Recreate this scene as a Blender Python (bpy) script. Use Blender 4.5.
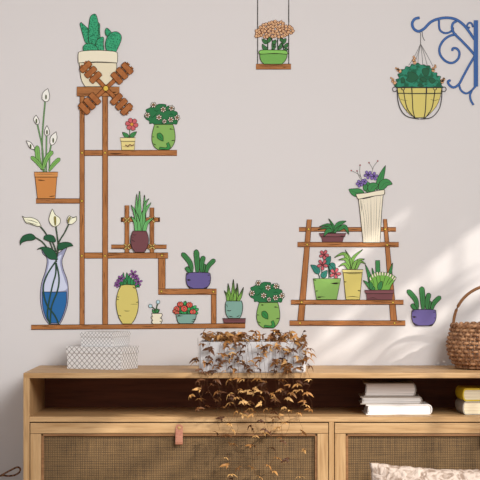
import bpy, bmesh, math, random
from mathutils import Vector, Matrix, noise
for o in list(bpy.data.objects): bpy.data.objects.remove(o)
SC = bpy.context.scene
COL = SC.collection
R = math.radians
# ---------------------------------------------------------------- camera, light, exposure
WS = 332.0            # pixels per metre on the back wall
CX, CZ, CD = (335-240)/WS, 1.173, 7.69
cam = bpy.data.cameras.new('camera'); camo = bpy.data.objects.new('camera', cam); COL.objects.link(camo)
camo.location = (CX, -CD, CZ); camo.rotation_euler = (R(90), 0, 0)
cam.sensor_width = 36; cam.lens = 36*WS*CD/480
cam.shift_x = (240-335)/480; cam.shift_y = -(240-225)/480
SC.camera = camo
w = bpy.data.worlds.new('world'); SC.world = w; w.use_nodes = True
bg = w.node_tree.nodes['Background']; bg.inputs[0].default_value = (.97, 1, 1.05, 1); bg.inputs[1].default_value = .36
sun = bpy.data.lights.new('sun', 'SUN'); sun.energy = 1.95; sun.angle = R(.95); sun.color = (1, .95, .88)
suno = bpy.data.objects.new('sun', sun); COL.objects.link(suno)
SUND = Vector((-1, .72, -.72)).normalized()
suno.rotation_euler = SUND.to_track_quat('-Z', 'Y').to_euler(); suno.location = (4, -3, 4)
def area(name, loc, target, sx, sy, power, color):
    l = bpy.data.lights.new(name, 'AREA'); l.shape = 'RECTANGLE'; l.size = sx; l.size_y = sy; l.energy = power; l.color = color
    o = bpy.data.objects.new(name, l); COL.objects.link(o); o.location = loc
    o.rotation_euler = (Vector(target)-Vector(loc)).to_track_quat('-Z', 'Y').to_euler()
area('daylight_fill', (1.7, -4.1, 2.5), (0, 0, 1.2), 1.6, 1.4, 100, (1, 1, 1.01))  # added fill lamp for soft daylight; no window stands at this spot
SC.view_settings.view_transform = 'Standard'; SC.view_settings.look = 'None'
SC.view_settings.exposure = 0.72; SC.view_settings.gamma = 1; SC.view_settings.use_curve_mapping = False

# ---------------------------------------------------------------- helpers
def lin(c):
    c = c/255.0
    return c/12.92 if c <= .04045 else ((c+.055)/1.055)**2.4
def rgb(t): return (lin(t[0]), lin(t[1]), lin(t[2]), 1)
MATS = {}
def mat(name, c, rough=.6, spec=.25, speck=None, scale=60, amt=.5):
    """plain procedural colour; speck = second colour mixed in by noise"""
    if name in MATS: return MATS[name]
    m = bpy.data.materials.new(name); m.use_nodes = True; nt = m.node_tree; b = nt.nodes['Principled BSDF']
    b.inputs['Base Color'].default_value = rgb(c); b.inputs['Roughness'].default_value = rough
    b.inputs['Specular IOR Level'].default_value = spec
    if speck:
        tc = nt.nodes.new('ShaderNodeTexCoord'); nz = nt.nodes.new('ShaderNodeTexNoise'); nz.inputs['Scale'].default_value = scale; nz.inputs['Detail'].default_value = 2
        rp = nt.nodes.new('ShaderNodeValToRGB'); rp.color_ramp.elements[0].position = amt-.06; rp.color_ramp.elements[1].position = amt+.06
        rp.color_ramp.elements[0].color = rgb(speck); rp.color_ramp.elements[1].color = rgb(c)
        nt.links.new(tc.outputs['Object'], nz.inputs['Vector']); nt.links.new(nz.outputs['Fac'], rp.inputs['Fac']); nt.links.new(rp.outputs['Color'], b.inputs['Base Color'])
    MATS[name] = m; return m
def wood(name, c1, c2, axis='x', rough=.5, sc=1.0, bump=.08):
    if name in MATS: return MATS[name]
    m = bpy.data.materials.new(name); m.use_nodes = True; nt = m.node_tree; b = nt.nodes['Principled BSDF']
    tc = nt.nodes.new('ShaderNodeTexCoord'); mp = nt.nodes.new('ShaderNodeMapping')
    s = {'x': (2.2, 34, 34), 'z': (34, 34, 2.2), 'y': (34, 2.2, 34)}[axis]
    mp.inputs['Scale'].default_value = tuple(k*sc for k in s)
    n = nt.nodes.new('ShaderNodeTexNoise'); n.inputs['Scale'].default_value = 1.6; n.inputs['Detail'].default_value = 7; n.inputs['Roughness'].default_value = .6; n.inputs['Distortion'].default_value = .5
    n2 = nt.nodes.new('ShaderNodeTexNoise'); n2.inputs['Scale'].default_value = 5; n2.inputs['Detail'].default_value = 5
    rp = nt.nodes.new('ShaderNodeValToRGB'); e = rp.color_ramp.elements
    e[0].position = .34; e[1].position = .64; e[0].color = rgb(c2); e[1].color = rgb(c1)
    mx = nt.nodes.new('ShaderNodeMix'); mx.data_type = 'RGBA'; mx.blend_type = 'MULTIPLY'; mx.inputs['Factor'].default_value = .35
    rp2 = nt.nodes.new('ShaderNodeValToRGB'); rp2.color_ramp.elements[0].position = .38; rp2.color_ramp.elements[0].color = (.55, .48, .4, 1); rp2.color_ramp.elements[1].position = .5; rp2.color_ramp.elements[1].color = (1, 1, 1, 1)
    L = nt.links.new
    L(tc.outputs['Object'], mp.inputs['Vector']); L(mp.outputs[0], n.inputs['Vector']); L(mp.outputs[0], n2.inputs['Vector'])
    L(n.outputs['Fac'], rp.inputs['Fac']); L(n2.outputs['Fac'], rp2.inputs['Fac'])
    L(rp.outputs['Color'], mx.inputs['A']); L(rp2.outputs['Color'], mx.inputs['B']); L(mx.outputs['Result'], b.inputs['Base Color'])
    bp = nt.nodes.new('ShaderNodeBump'); bp.inputs['Strength'].default_value = bump; bp.inputs['Distance'].default_value = .002
    L(n2.outputs['Fac'], bp.inputs['Height']); L(bp.outputs[0], b.inputs['Normal'])
    b.inputs['Roughness'].default_value = rough; b.inputs['Specular IOR Level'].default_value = .3
    MATS[name] = m; return m
def link(name, bm, mats, parent=None, loc=(0, 0, 0), smooth=False, kind=None):
    me = bpy.data.meshes.new(name); bmesh.ops.recalc_face_normals(bm, faces=bm.faces[:]); bm.to_mesh(me); bm.free()
    if not isinstance(mats, (list, tuple)): mats = [mats]
    for m in mats: me.materials.append(m)
    if smooth:
        for p in me.polygons: p.use_smooth = True
    o = bpy.data.objects.new(name, me); COL.objects.link(o); o.location = loc
    if parent: o.parent = parent
    if kind: o['kind'] = kind
    return o
def thing(name, label, cat, loc=(0, 0, 0), rotz=0, group=None):
    o = bpy.data.objects.new(name, None); COL.objects.link(o); o.location = loc; o.rotation_euler = (0, 0, rotz); o.empty_display_size = .05
    o['label'] = label; o['category'] = cat
    if group: o['group'] = group
    return o
def box(bm, x0, x1, y0, y1, z0, z1, bev=0.0, mi=0):
    r = bmesh.ops.create_cube(bm, size=1, matrix=Matrix.Translation(((x0+x1)/2, (y0+y1)/2, (z0+z1)/2)) @ Matrix.Diagonal((x1-x0, y1-y0, z1-z0, 1)))
    vs = r['verts']; fs = {f for v in vs for f in v.link_faces}
    for f in fs: f.material_index = mi
    if bev > 0:
        es = list({e for v in vs for e in v.link_edges})
        bmesh.ops.bevel(bm, geom=es, offset=bev, segments=2, affect='EDGES', profile=.6)
def tube(bm, pts, r, n=8, mi=0, cap=True, closed=False):
    """swept tube along 3-D points; r number or list"""
    pts = [Vector(p) for p in pts]; N = len(pts); rings = []
    for i, p in enumerate(pts):
        if closed: t = pts[(i+1) % N]-pts[i-1]
        else: t = pts[min(i+1, N-1)]-pts[max(i-1, 0)]
        t.normalize(); a = Vector((0, 0, 1)) if abs(t.z) < .9 else Vector((1, 0, 0))
        u = t.cross(a).normalized(); v = t.cross(u)
        rr = r[i] if isinstance(r, (list, tuple)) else r
        rings.append([bm.verts.new(p+(u*math.cos(2*math.pi*k/n)+v*math.sin(2*math.pi*k/n))*rr) for k in range(n)])
    for i in range(N if closed else N-1):
        A, B = rings[i], rings[(i+1) % N]
        for k in range(n):
            f = bm.faces.new((A[k], A[(k+1) % n], B[(k+1) % n], B[k])); f.material_index = mi
    if cap and not closed:
        for rg in (rings[0], rings[-1]):
            f = bm.faces.new(rg); f.material_index = mi

# ---------------------------------------------------------------- the room
def wall_mat():
    m = bpy.data.materials.new('wall_paint'); m.use_nodes = True; nt = m.node_tree; b = nt.nodes['Principled BSDF']
    b.inputs['Base Color'].default_value = rgb((222, 217, 214)); b.inputs['Roughness'].default_value = .9; b.inputs['Specular IOR Level'].default_value = .1
    n = nt.nodes.new('ShaderNodeTexNoise'); n.inputs['Scale'].default_value = 120; n.inputs['Detail'].default_value = 3
    bp = nt.nodes.new('ShaderNodeBump'); bp.inputs['Strength'].default_value = .04; bp.inputs['Distance'].default_value = .001
    nt.links.new(n.outputs['Fac'], bp.inputs['Height']); nt.links.new(bp.outputs[0], b.inputs['Normal']); return m
WALL = wall_mat()
def struct(name, bm, m):
    o = link(name, bm, m); o['kind'] = 'structure'; return o
XR = 1.62
bm = bmesh.new(); box(bm, -3.4, XR+.12, 0, .12, 0, 2.7); struct('wall_back', bm, WALL)
# right wall with a window opening
WY0, WY1, WZ0, WZ1 = -1.97, -.42, .85, 2.12
bm = bmesh.new()
box(bm, XR, XR+.1, -3.0, 0, 0, WZ0); box(bm, XR, XR+.1, -3.0, 0, WZ1, 2.7)
box(bm, XR, XR+.1, -3.0, WY0, WZ0, WZ1); box(bm, XR, XR+.1, WY1, 0, WZ0, WZ1)
struct('wall_right', bm, WALL)
bm = bmesh.new(); fr = .035
box(bm, XR+.02, XR+.08, WY0, WY0+fr, WZ0, WZ1); box(bm, XR+.02, XR+.08, WY1-fr, WY1, WZ0, WZ1)
box(bm, XR+.02, XR+.08, WY0, WY1, WZ0, WZ0+fr); box(bm, XR+.02, XR+.08, WY0, WY1, WZ1-fr, WZ1)
struct('window_1', bm, mat('white_paint', (235, 232, 228), .4))
bm = bmesh.new(); box(bm, -3.4, XR+.1, -9, .12, -.05, 0); struct('floor', bm, wood('floor_oak', (140, 116, 96), (112, 92, 76), 'x', .45, .5))
bm = bmesh.new(); box(bm, -3.4, XR+.1, -3.0, .12, 2.7, 2.8); struct('ceiling', bm, WALL)
bm = bmesh.new(); box(bm, -3.4, XR, -.014, 0, 0, .08, .003); struct('baseboard_back', bm, mat('white_paint', (235, 232, 228), .4))

# ---------------------------------------------------------------- flat vinyl wall stickers
FR = [0, 0, 1.0]
def F(x0, y0, s): FR[:] = [x0, y0, s]
def P(s):
    """'x,y x,y!' in the current tracing frame -> picture units; ! marks a corner"""
    out = []
    for t in s.split():
        c = t.endswith('!'); a, b = t.rstrip('!').split(',')
        out.append((FR[0]+float(a)/FR[2], FR[1]+float(b)/FR[2], c))
    return out
def wx(px): return (px-240)/WS
def wz(py): return CZ-(py-225)/WS
def smooth_closed(p, sub=5):
    n = len(p); out = []
    for i in range(n):
        a, b = p[i], p[(i+1) % n]; pa, nb = p[i-1], p[(i+2) % n]
        if a[2] and b[2]: out.append((a[0], a[1])); continue
        m0 = (b[0]-a[0], b[1]-a[1]) if a[2] else ((b[0]-pa[0])/2, (b[1]-pa[1])/2)
        m1 = (b[0]-a[0], b[1]-a[1]) if b[2] else ((nb[0]-a[0])/2, (nb[1]-a[1])/2)
        for k in range(sub):
            t = k/sub; h0 = 2*t**3-3*t*t+1; h1 = t**3-2*t*t+t; h2 = -2*t**3+3*t*t; h3 = t**3-t*t
            out.append(tuple(h0*a[j]+h1*m0[j]+h2*b[j]+h3*m1[j] for j in (0, 1)))
    return out
def smooth_open(p, sub=5):
    n = len(p); out = []
    if n == 2: return [(q[0], q[1]) for q in p]
    for i in range(n-1):
        a, b = p[i], p[i+1]; pa = p[max(i-1, 0)]; nb = p[min(i+2, n-1)]
        m0 = ((b[0]-pa[0])/2, (b[1]-pa[1])/2); m1 = ((nb[0]-a[0])/2, (nb[1]-a[1])/2)
        for k in range(sub):
            t = k/sub; h0 = 2*t**3-3*t*t+1; h1 = t**3-2*t*t+t; h2 = -2*t**3+3*t*t; h3 = t**3-t*t
            out.append(tuple(h0*a[j]+h1*m0[j]+h2*b[j]+h3*m1[j] for j in (0, 1)))
    out.append((p[-1][0], p[-1][1])); return out
LAY = .0008           # one vinyl layer
INKC = (46, 38, 30)
class Strip(list):
    def __init__(self, A, B):
        super().__init__(A+B[::-1]); self.A = A; self.B = B
def sheet(bm, root, poly, layer, mi):
    """closed polygon (picture units) as a thin sheet of vinyl"""
    if isinstance(poly, Strip):
        y1 = -LAY*layer; y0 = y1+LAY*1.2; rx, rz = root.location.x, root.location.z; rows = []
        for a, b in zip(poly.A, poly.B):
            rows.append([bm.verts.new((wx(c[0])-rx, y, wz(c[1])-rz)) for c, y in ((a, y1), (b, y1), (b, y0), (a, y0))])
        for i in range(len(rows)-1):
            for k in range(4):
                f = bm.faces.new((rows[i][k], rows[i][(k+1) % 4], rows[i+1][(k+1) % 4], rows[i+1][k])); f.material_index = mi
        for r_ in (rows[0], rows[-1][::-1]): bm.faces.new(r_).material_index = mi
        return
    q = []
    for a in poly:
        if not q or (abs(a[0]-q[-1][0])+abs(a[1]-q[-1][1])) > 1e-4: q.append(a)
    if (abs(q[0][0]-q[-1][0])+abs(q[0][1]-q[-1][1])) < 1e-4: q.pop()
    y1 = -LAY*layer; y0 = y1+LAY*1.2
    rx, rz = root.location.x, root.location.z
    top = [bm.verts.new((wx(a)-rx, y1, wz(b)-rz)) for a, b in q]
    bot = [bm.verts.new((v.co.x, y0, v.co.z)) for v in top]
    n = len(q); f = bm.faces.new(top); f.material_index = mi
    g = bm.faces.new(bot[::-1]); g.material_index = mi
    for i in range(n):
        s = bm.faces.new((top[i], bot[i], bot[(i+1) % n], top[(i+1) % n])); s.material_index = mi
    f.normal_update(); g.normal_update()
    bmesh.ops.triangulate(bm, faces=[f, g], ngon_method='EAR_CLIP')
def ribbon(bm, root, pts, w, layer, mi, closed=False, taper=False):
    n = len(pts); y = -LAY*(layer+.07); rx, rz = root.location.x, root.location.z; A = []; B = []
    for i in range(n):
        a = pts[i-1] if (closed or i > 0) else pts[0]; b = pts[(i+1) % n] if (closed or i < n-1) else pts[-1]
        dx, dy = b[0]-a[0], b[1]-a[1]; l = math.hypot(dx, dy) or 1; nx, ny = -dy/l, dx/l
        ww = w/2*(math.sin(math.pi*min(max(i/(n-1), .06), .94)) if taper else 1)
        A.append(bm.verts.new((wx(pts[i][0]+nx*ww)-rx, y, wz(pts[i][1]+ny*ww)-rz)))
        B.append(bm.verts.new((wx(pts[i][0]-nx*ww)-rx, y, wz(pts[i][1]-ny*ww)-rz)))
    for i in range(n if closed else n-1):
        j = (i+1) % n
        f = bm.faces.new((A[i], A[j], B[j], B[i])); f.material_index = mi
SEQ = {}
def part(root, name, m, layer, polys, ink=.7, strokes=(), extra=(), parent=None, inkm=None, label=None):
    """one sticker part: closed shapes, their drawn outline, drawn strokes (points, width), extra colour patches (points, material)"""
    k_ = (root.name, name); SEQ[k_] = SEQ.get(k_, -1)+1
    if name not in ('blossom', 'bolt', 'flower_centre'): layer += .1*SEQ[k_]
    bm = bmesh.new(); mats = [m, inkm or mat('ink_line', INKC, .7, .1)]
    ink *= .78
    for i, p in enumerate(polys):
        q = p if isinstance(p, Strip) or len(p[0]) != 3 else smooth_closed(p)
        sheet(bm, root, q, layer, 0)
        if ink: ribbon(bm, root, q, ink, layer, 1, closed=True)
    for s in extra:
        if s[1] not in mats: mats.append(s[1])
        q = s[0] if isinstance(s[0], Strip) or len(s[0][0]) != 3 else smooth_closed(s[0])
        sheet(bm, root, q, layer+.03, mats.index(s[1]))
        if len(s) > 2: ribbon(bm, root, q, s[2], layer+.03, 1, closed=True)
    for s in strokes:
        q = smooth_open(s[0])
        ribbon(bm, root, q, s[1]*.72, layer, 1, taper=len(q) > 2)
    me = bpy.data.meshes.new(name)
    bm.to_mesh(me); bm.free()
    for k in mats: me.materials.append(k)
    o = bpy.data.objects.new(name, me); COL.objects.link(o); o.parent = parent or root
    if label: o['label'] = label
    return o
def spine(pts, prof, w):
    """outline around an open spine; prof: leaf, blade, paddle, stem"""
    c = smooth_open([(p[0], p[1], 0) for p in pts], 6); n = len(c); A = []; B = []
    for i in range(n):
        a, b = c[max(i-1, 0)], c[min(i+1, n-1)]; dx, dy = b[0]-a[0], b[1]-a[1]; l = math.hypot(dx, dy) or 1
        t = i/(n-1)
        if prof == 'leaf': k = max(math.sin(math.pi*t**.8), .04)
        elif prof == 'blade': k = max((1-t)**.65*(.75+.55*math.sin(math.pi*t)), .05)
        elif prof == 'paddle': k = (.45+.55*math.sin(math.pi*.5*min(t/.6, 1)))*(math.sqrt(max(1-((t-.8)/.2)**2, .03)) if t > .8 else 1)
        else: k = 1
        A.append((c[i][0]-dy/l*w/2*k, c[i][1]+dx/l*w/2*k)); B.append((c[i][0]+dy/l*w/2*k, c[i][1]-dx/l*w/2*k))
    return Strip(A, B)
def leafpart(root, name, m, layer, s, prof, w, ink=.6, rib=True, parent=None, ext=None):
    p = P(s); return part(root, name, m, layer, [spine(p, prof, w/FR[2])], ink, [(p, .32)] if rib else (), parent=parent, extra=ext or ())
def circ(cx, cy, r, n=14, ry=None): return [(cx+r*math.cos(2*math.pi*k/n), cy+(ry or r)*math.sin(2*math.pi*k/n)) for k in range(n)]
def petals(cx, cy, r, n, pw, rot=0, ri=.15):
    out = []
    for k in range(n):
        a = rot+2*math.pi*k/n; c, s = math.cos(a), math.sin(a)
        q = [(ri*r, -.12*pw), (.6*r, -.5*pw), (.92*r, -.36*pw), (r, 0), (.92*r, .36*pw), (.6*r, .5*pw), (ri*r, .12*pw)]
        out.append([(cx+x*c-y*s, cy+x*s+y*c) for x, y in q])
    return out
def flower(root, s, r, n, pw, m, cm, layer, rot=.3, cr=.28, ink=.5, sub=True, name='flower'):
    """s: centre in frame units; r, pw in frame units"""
    (cx, cy, _), = P(s); r /= FR[2]; pw /= FR[2]
    if sub:
        f = part(root, name, m, layer, petals(cx, cy, r, n, pw, rot), ink)
        part(root, 'flower_centre', cm, layer+.8, [circ(cx, cy, r*cr, 10)], ink*.8, parent=f)
    else:
        f = part(root, name, m, layer, petals(cx, cy, r, n, pw, rot), ink, extra=[(circ(cx, cy, r*cr, 8), cm)])
    return f
def sticker(name, label, cat, px, py, group=None):
    return thing(name, label, cat, (wx(px), 0, wz(py)), 0, group)
def rect(x0, y0, x1, y1, dy=0, j=0.0):
    return [(x0, y0, True), (x1, y0+dy, True), (x1, y1+dy, True), (x0, y1, True)]
SW = wood('printed_wood', (186, 122, 66), (158, 100, 52), 'x', .6, 3, 0)
SWZ = wood('printed_wood_upright', (186, 122, 66), (158, 100, 52), 'z', .6, 3, 0)
SWD = mat('printed_wood_sail', (174, 108, 58), .6, .2, (160, 96, 50), 90)
GOLD = mat('printed_gold', (226, 190, 76), .6)
BRN = mat('ink_brown', (70, 38, 16), .7, .1)
def bolt(root, x, y, layer, r=1.15):
    part(root, 'bolt', GOLD, layer, [circ(x, y, r, 10)], .5, inkm=BRN)
rnd = random.Random(4)
def grain(x0, y0, x1, y1, n=3, horiz=True):
    out = []
    for k in range(n):
        if horiz:
            a = rnd.uniform(x0, x1-6); l = rnd.uniform(4, min(16, x1-a)); y = rnd.uniform(y0+1, y1-1)
            out.append(([(a, y, 0), (a+l/2, y+rnd.uniform(-.5, .5), 0), (a+l, y, 0)], rnd.uniform(.35, .9)))
        else:
            a = rnd.uniform(y0, y1-6); l = rnd.uniform(4, min(16, y1-a)); x = rnd.uniform(x0+1, x1-1)
            out.append(([(x, a, 0), (x+rnd.uniform(-.4, .4), a+l/2, 0), (x, a+l, 0)], rnd.uniform(.35, .8)))
    return out
def plank(root, name, x0, y0, x1, y1, layer, horiz=True, dy=0, n=3):
    return part(root, name, SW if horiz else SWZ, layer, [rect(x0, y0, x1, y1, dy)], .65, grain(x0, y0+dy/2, x1, y1+dy/2, n, horiz), inkm=BRN)

# ---- windmill shelf
ws = sticker('windmill_shelf_sticker', 'big brown stepped shelf wall sticker with four windmill sails at its top', 'shelf sticker', 105, 329)
plank(ws, 'shelf', 36, 198.6, 81, 203.4, 1, n=2)
plank(ws, 'shelf', 82, 150.2, 177, 155.7, 1, n=6)
plank(ws, 'shelf', 82, 252.7, 168, 258.3, 1, n=5)
plank(ws, 'shelf', 158.3, 288.8, 216.6, 294.5, 2, n=4)
plank(ws, 'shelf', 31.3, 325, 245.3, 329.5, 3, dy=-1.6, n=12)
plank(ws, 'post', 79.9, 96, 84.5, 325, 2, False, n=9)
plank(ws, 'post', 102.6, 96, 107.8, 325, 2, False, n=9)
plank(ws, 'post', 158.4, 258, 165.3, 289, 1.5, False, n=4)
plank(ws, 'post', 211.3, 294, 216.3, 324, 1.5, False, n=3)
plank(ws, 'end_block', 156.8, 252.7, 168, 258.3, 3, n=3)
plank(ws, 'cross_beam', 77, 86.9, 119.5, 96.2, 4, n=5)
for x, y in ((82.2, 152.8), (105.2, 152.8), (82, 201), (82, 255.8), (105.2, 255.8), (162, 255.5), (161.6, 291.4), (213.5, 291.6)): bolt(ws, x, y, 4)
HX, HY = 106.0, 88.5
for a in (-133, -43, 45, 137):
    c, s = math.cos(R(a)), math.sin(R(a))
    def q(u, v): return (HX+u*c-v*s, HY+u*s+v*c)
    def rc(u0, u1, v0, v1): return [q(u0, v0), q(u1, v0), q(u1, v1), q(u0, v1)]
    bm_ = [rc(12.2, 33.8, -4.2, -1.3), rc(12.2, 33.8, 1.3, 4.2)]
    sh = part(ws, 'sail', SWD, 6, [rc(0, 16, -2.0, 2.0)]+bm_, .7, inkm=BRN)
    for u in (15.0, 22.2, 29.4):
        part(ws, 'slat', SWD, 7, [[q(u-2.85, -6.2), q(u-.8, -6.9), q(u, -6.5), q(u+.8, -6.9), q(u+2.85, -6.2), q(u+2.85, 6.2), q(u+.8, 6.9), q(u, 6.5), q(u-.8, 6.9), q(u-2.85, 6.2)]], .7, inkm=BRN, parent=sh)
part(ws, 'hub', GOLD, 8, [circ(HX, HY, 2.7, 16)], .7, inkm=BRN)

# ---- cactus in a cream pot
CACT = mat('cactus_green', (62, 172, 122), .6, .2, (24, 104, 72), 300, .45)
CREAM = mat('cream_print', (241, 232, 205)); CREAM2 = mat('cream_print_deep', (234, 223, 192))
t = sticker('cactus_sticker', 'wall sticker of green cactus clump in big cream pot behind windmill sails', 'plant sticker', 97, 86.9)
F(72, 8, 8.571)
def stubs(s): return [(P(x), .8) for x in s]
part(t, 'cactus_lobe', CACT, 2, [P('78,122! 68,140 80,185 92,230 112,290 130,305 150,300 140,230 138,180 108,150')], .7)
part(t, 'cactus_lobe', CACT, 2.5, [P('210,130 232,130 240,150 238,190 242,240 240,270 200,280')], .7)
part(t, 'cactus_lobe', CACT, 3, [P('146,300 140,240 142,180 150,110 162,70 190,52 208,62 220,100 226,150 226,220 215,310 180,330')], .7)
part(t, 'cactus_lobe', CACT, 4, [P('208,360 206,310 215,275 245,252 272,255 270,310 274,362 240,370')], .7)
part(t, 'cactus_lobe', CACT, 4.5, [P('100,380! 96,335 118,310 150,302 190,312 222,350 222,380!')], .7)
part(t, 'cactus_lobe', CACT, 4, [P('285,195 300,172 335,205 335,235 305,243 288,225')], .7)
part(t, 'cactus_lobe', CACT, 4.5, [P('300,380! 287,320 295,270 318,228 350,208 385,205 415,225 425,260 410,310 376,382!')], .7)
F(60, 0, 4.8)
pot = part(t, 'pot', CREAM2, 4, [P('92,296! 272,296! 272,330 262,365 240,395 215,412 205,416! 122,416! 106,390 98,355')], .7, [(P('94,303 180,300 270,304'), .8)])
part(t, 'pot_rim', CREAM, 5.2, [P('88,302! 88,262 96,248 140,243 190,242 240,245 270,250 277,262 276,302! 180,297')], .7)

# ---- peace lily in a terracotta pot
G1 = mat('leaf_light_green', (126, 182, 92)); G1D = mat('stem_green', (112, 156, 98)); WHT = mat('petal_white', (246, 244, 234)); TERR = mat('terracotta_print', (210, 138, 70))
t = sticker('peace_lily_sticker', 'wall sticker of white lilies in square terracotta pot on left arm of windmill shelf', 'plant sticker', 46, 198.5)
F(0, 80, 4.8)
for s in ('208,440 203,330 205,240 218,90', '212,440 204,330 190,260 178,205', '222,440 222,360 224,250', '238,430 238,360 246,310 256,280', '200,410 184,370 165,335 148,315'):
    part(t, 'stem', G1D, 1, [spine(P(s), 'stem', 6.5/4.8)], .3)
for s, w_ in (('204,430 184,380 178,315', 24), ('206,430 180,395 150,368', 20), ('206,430 225,375 254,342', 22), ('236,436 258,405 288,376', 20)):
    leafpart(t, 'leaf', G1, 2, s, 'paddle', w_*.95, .5)
for s in ('202,92! 206,62 230,40! 238,72 234,98 218,104', '165,200! 162,185 174,168! 186,188 188,208 176,214', '214,260! 216,238 226,218! 236,240 238,258 226,268', '240,300! 244,272 270,248! 274,280 262,306 246,312', '126,292! 146,298 162,318 166,332 148,330 138,318'):
    fl = part(t, 'flower', WHT, 3, [P(s)], .7)
    pp = P(s); cx = sum(a[0] for a in pp)/len(pp); cy = sum(a[1] for a in pp)/len(pp)
    part(t, 'flower_spike', mat('spike_green', (92, 104, 62)), 3.8, [circ(cx, cy+.8, .75, 10, 2.4)], .3, parent=fl)
F(0, 160, 4.8)
part(t, 'pot', TERR, 3.5, [P('168,76! 274,76! 266,185! 180,185!')], .8, [(P('182,94 200,97 218,99'), 1.1), (P('182,98 195,98 208,98'), .8), (P('236,176 250,174 266,172'), 1.1)])
part(t, 'pot_rim', mat('terracotta_rim_print', (216, 148, 82)), 4.2, [P('165,58! 279,58! 277,82! 167,82!')], .8, [(P('168,68 220,68 276,68'), .5)])

# ---- calla lilies in a glass vase
DG = mat('leaf_deep_green', (34, 92, 58)); DG2 = mat('stem_deep_green', (40, 84, 60)); GLS = mat('glass_print', (210, 216, 236)); GLE = mat('glass_edge_print', (160, 162, 190)); WAT = mat('water_print', (40, 106, 166)); IVORY = mat('petal_ivory', (250, 249, 218))
t = sticker('calla_vase_sticker', 'wall sticker of white calla lilies in tall glass vase half full of blue water', 'plant sticker', 54, 325)
F(0, 240, 4.8)
vase = part(t, 'vase', GLE, 1, [P('200,50! 210,45 222,60 250,66 285,60 305,42 322,36! 308,70 298,100 304,140 322,190 328,240 324,310 306,368 288,404! 234,404! 212,372 198,320 193,265 200,205 218,150 226,105 222,82 206,66')], .8)
part(t, 'glass_body', GLS, 1.7, [P('216,66 230,78 262,88 290,72 296,74 288,104 294,142 310,192 316,240 206,248! 208,208 226,152 235,108 230,86')], 0, parent=vase)
part(t, 'water', WAT, 2, [P('203,248! 240,250 280,250 320,248! 318,306 300,366 284,398! 238,398! 220,370 206,320')], .7, parent=vase)
for s in ('266,105 225,170 208,235 225,310 262,360 282,402', '268,110 268,160 252,220 235,300 228,360 240,402', '270,110 284,180 276,245 248,320 242,400'):
    part(t, 'stem', DG2, 3, [spine(P(s), 'stem', 6/4.8)], .35)
F(0, 160, 4.8)
for s in ('272,490 250,420 225,360 195,320', '268,490 280,420 268,315', '272,480 282,400 310,350 332,305', '270,480 240,440 205,395 170,372', '268,440 262,415 252,392'):
    part(t, 'stem', mat('stem_grey_green', (70, 100, 72)), 2.6, [spine(P(s), 'stem', 5/4.8)], .5)
for s in ('97,410! 98,385 115,362 150,354 172,372 160,384 130,388 108,396', '210,380! 215,364 238,358 260,368 267,392 240,392', '178,430! 200,418 235,420 265,440 278,478! 240,475 215,450 200,428', '352,412! 338,398 310,394 280,404 278,428 300,430 325,418'):
    part(t, 'leaf', DG, 4, [P(s)], .6)
fl = part(t, 'flower', IVORY, 4.5, [P('108,268! 120,276 150,276 182,290 198,316! 180,318 150,308 125,300')], .7, [(P('120,286 155,292 185,304'), .8), (P('118,294 150,304 180,312'), .9)])
fl = part(t, 'flower', IVORY, 4.5, [P('252,234! 242,258 236,290 250,314 268,320 288,304 288,280 266,262')], .7)
part(t, 'flower_spike', mat('spike_olive', (150, 140, 70)), 5.3, [spine(P('266,314 265,290 264,270'), 'paddle', 10/4.8)], .35, parent=fl)
fl = part(t, 'flower', IVORY, 4.5, [P('322,284! 332,268 350,276 368,270! 366,292 345,308 326,304')], .7, [(P('334,292 345,280 366,276'), .6)])
part(t, 'flower_spike', mat('spike_olive', (150, 140, 70)), 5.3, [spine(P('330,302 330,288 338,274'), 'paddle', 8/4.8)], .35, parent=fl)

# ---- little pink daisy in a yellow pot
PINK = mat('petal_pink', (204, 98, 102)); YEL = mat('pot_yellow_print', (232, 214, 140)); GM = mat('leaf_mid_green', (62, 140, 76))
t = sticker('daisy_sticker', 'wall sticker of one pink daisy in small pale yellow pot on upper shelf', 'plant sticker', 128, 150)
F(116, 98, 7.0588)
part(t, 'stem', G1D, 1, [spine(P('98,272 96,250 98,222'), 'stem', .7)], .3)
leafpart(t, 'leaf', GM, 2, '92,280 68,262 46,242', 'leaf', 30)
leafpart(t, 'leaf', GM, 2, '100,280 122,258 146,238', 'leaf', 30)
flower(t, '112,186', 46, 6, 34, PINK, mat('flower_gold_centre', (220, 160, 60)), 3, .2, .26, .5)
pot = part(t, 'pot', YEL, 3, [P('36,300! 134,300! 130,368! 40,368!')], .7, [(P('42,342 80,345 128,342'), .5)])
part(t, 'squiggle', mat('squiggle_maroon', (100, 40, 36)), 3.8, [spine(P('66,332 85,340 98,330 112,336 128,330'), 'stem', .9)], 0, parent=pot)
part(t, 'pot_rim', mat('pot_yellow_rim_print', (238, 222, 156)), 3.8, [P('30,280! 136,280! 135,306! 34,306!')], .7)

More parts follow.
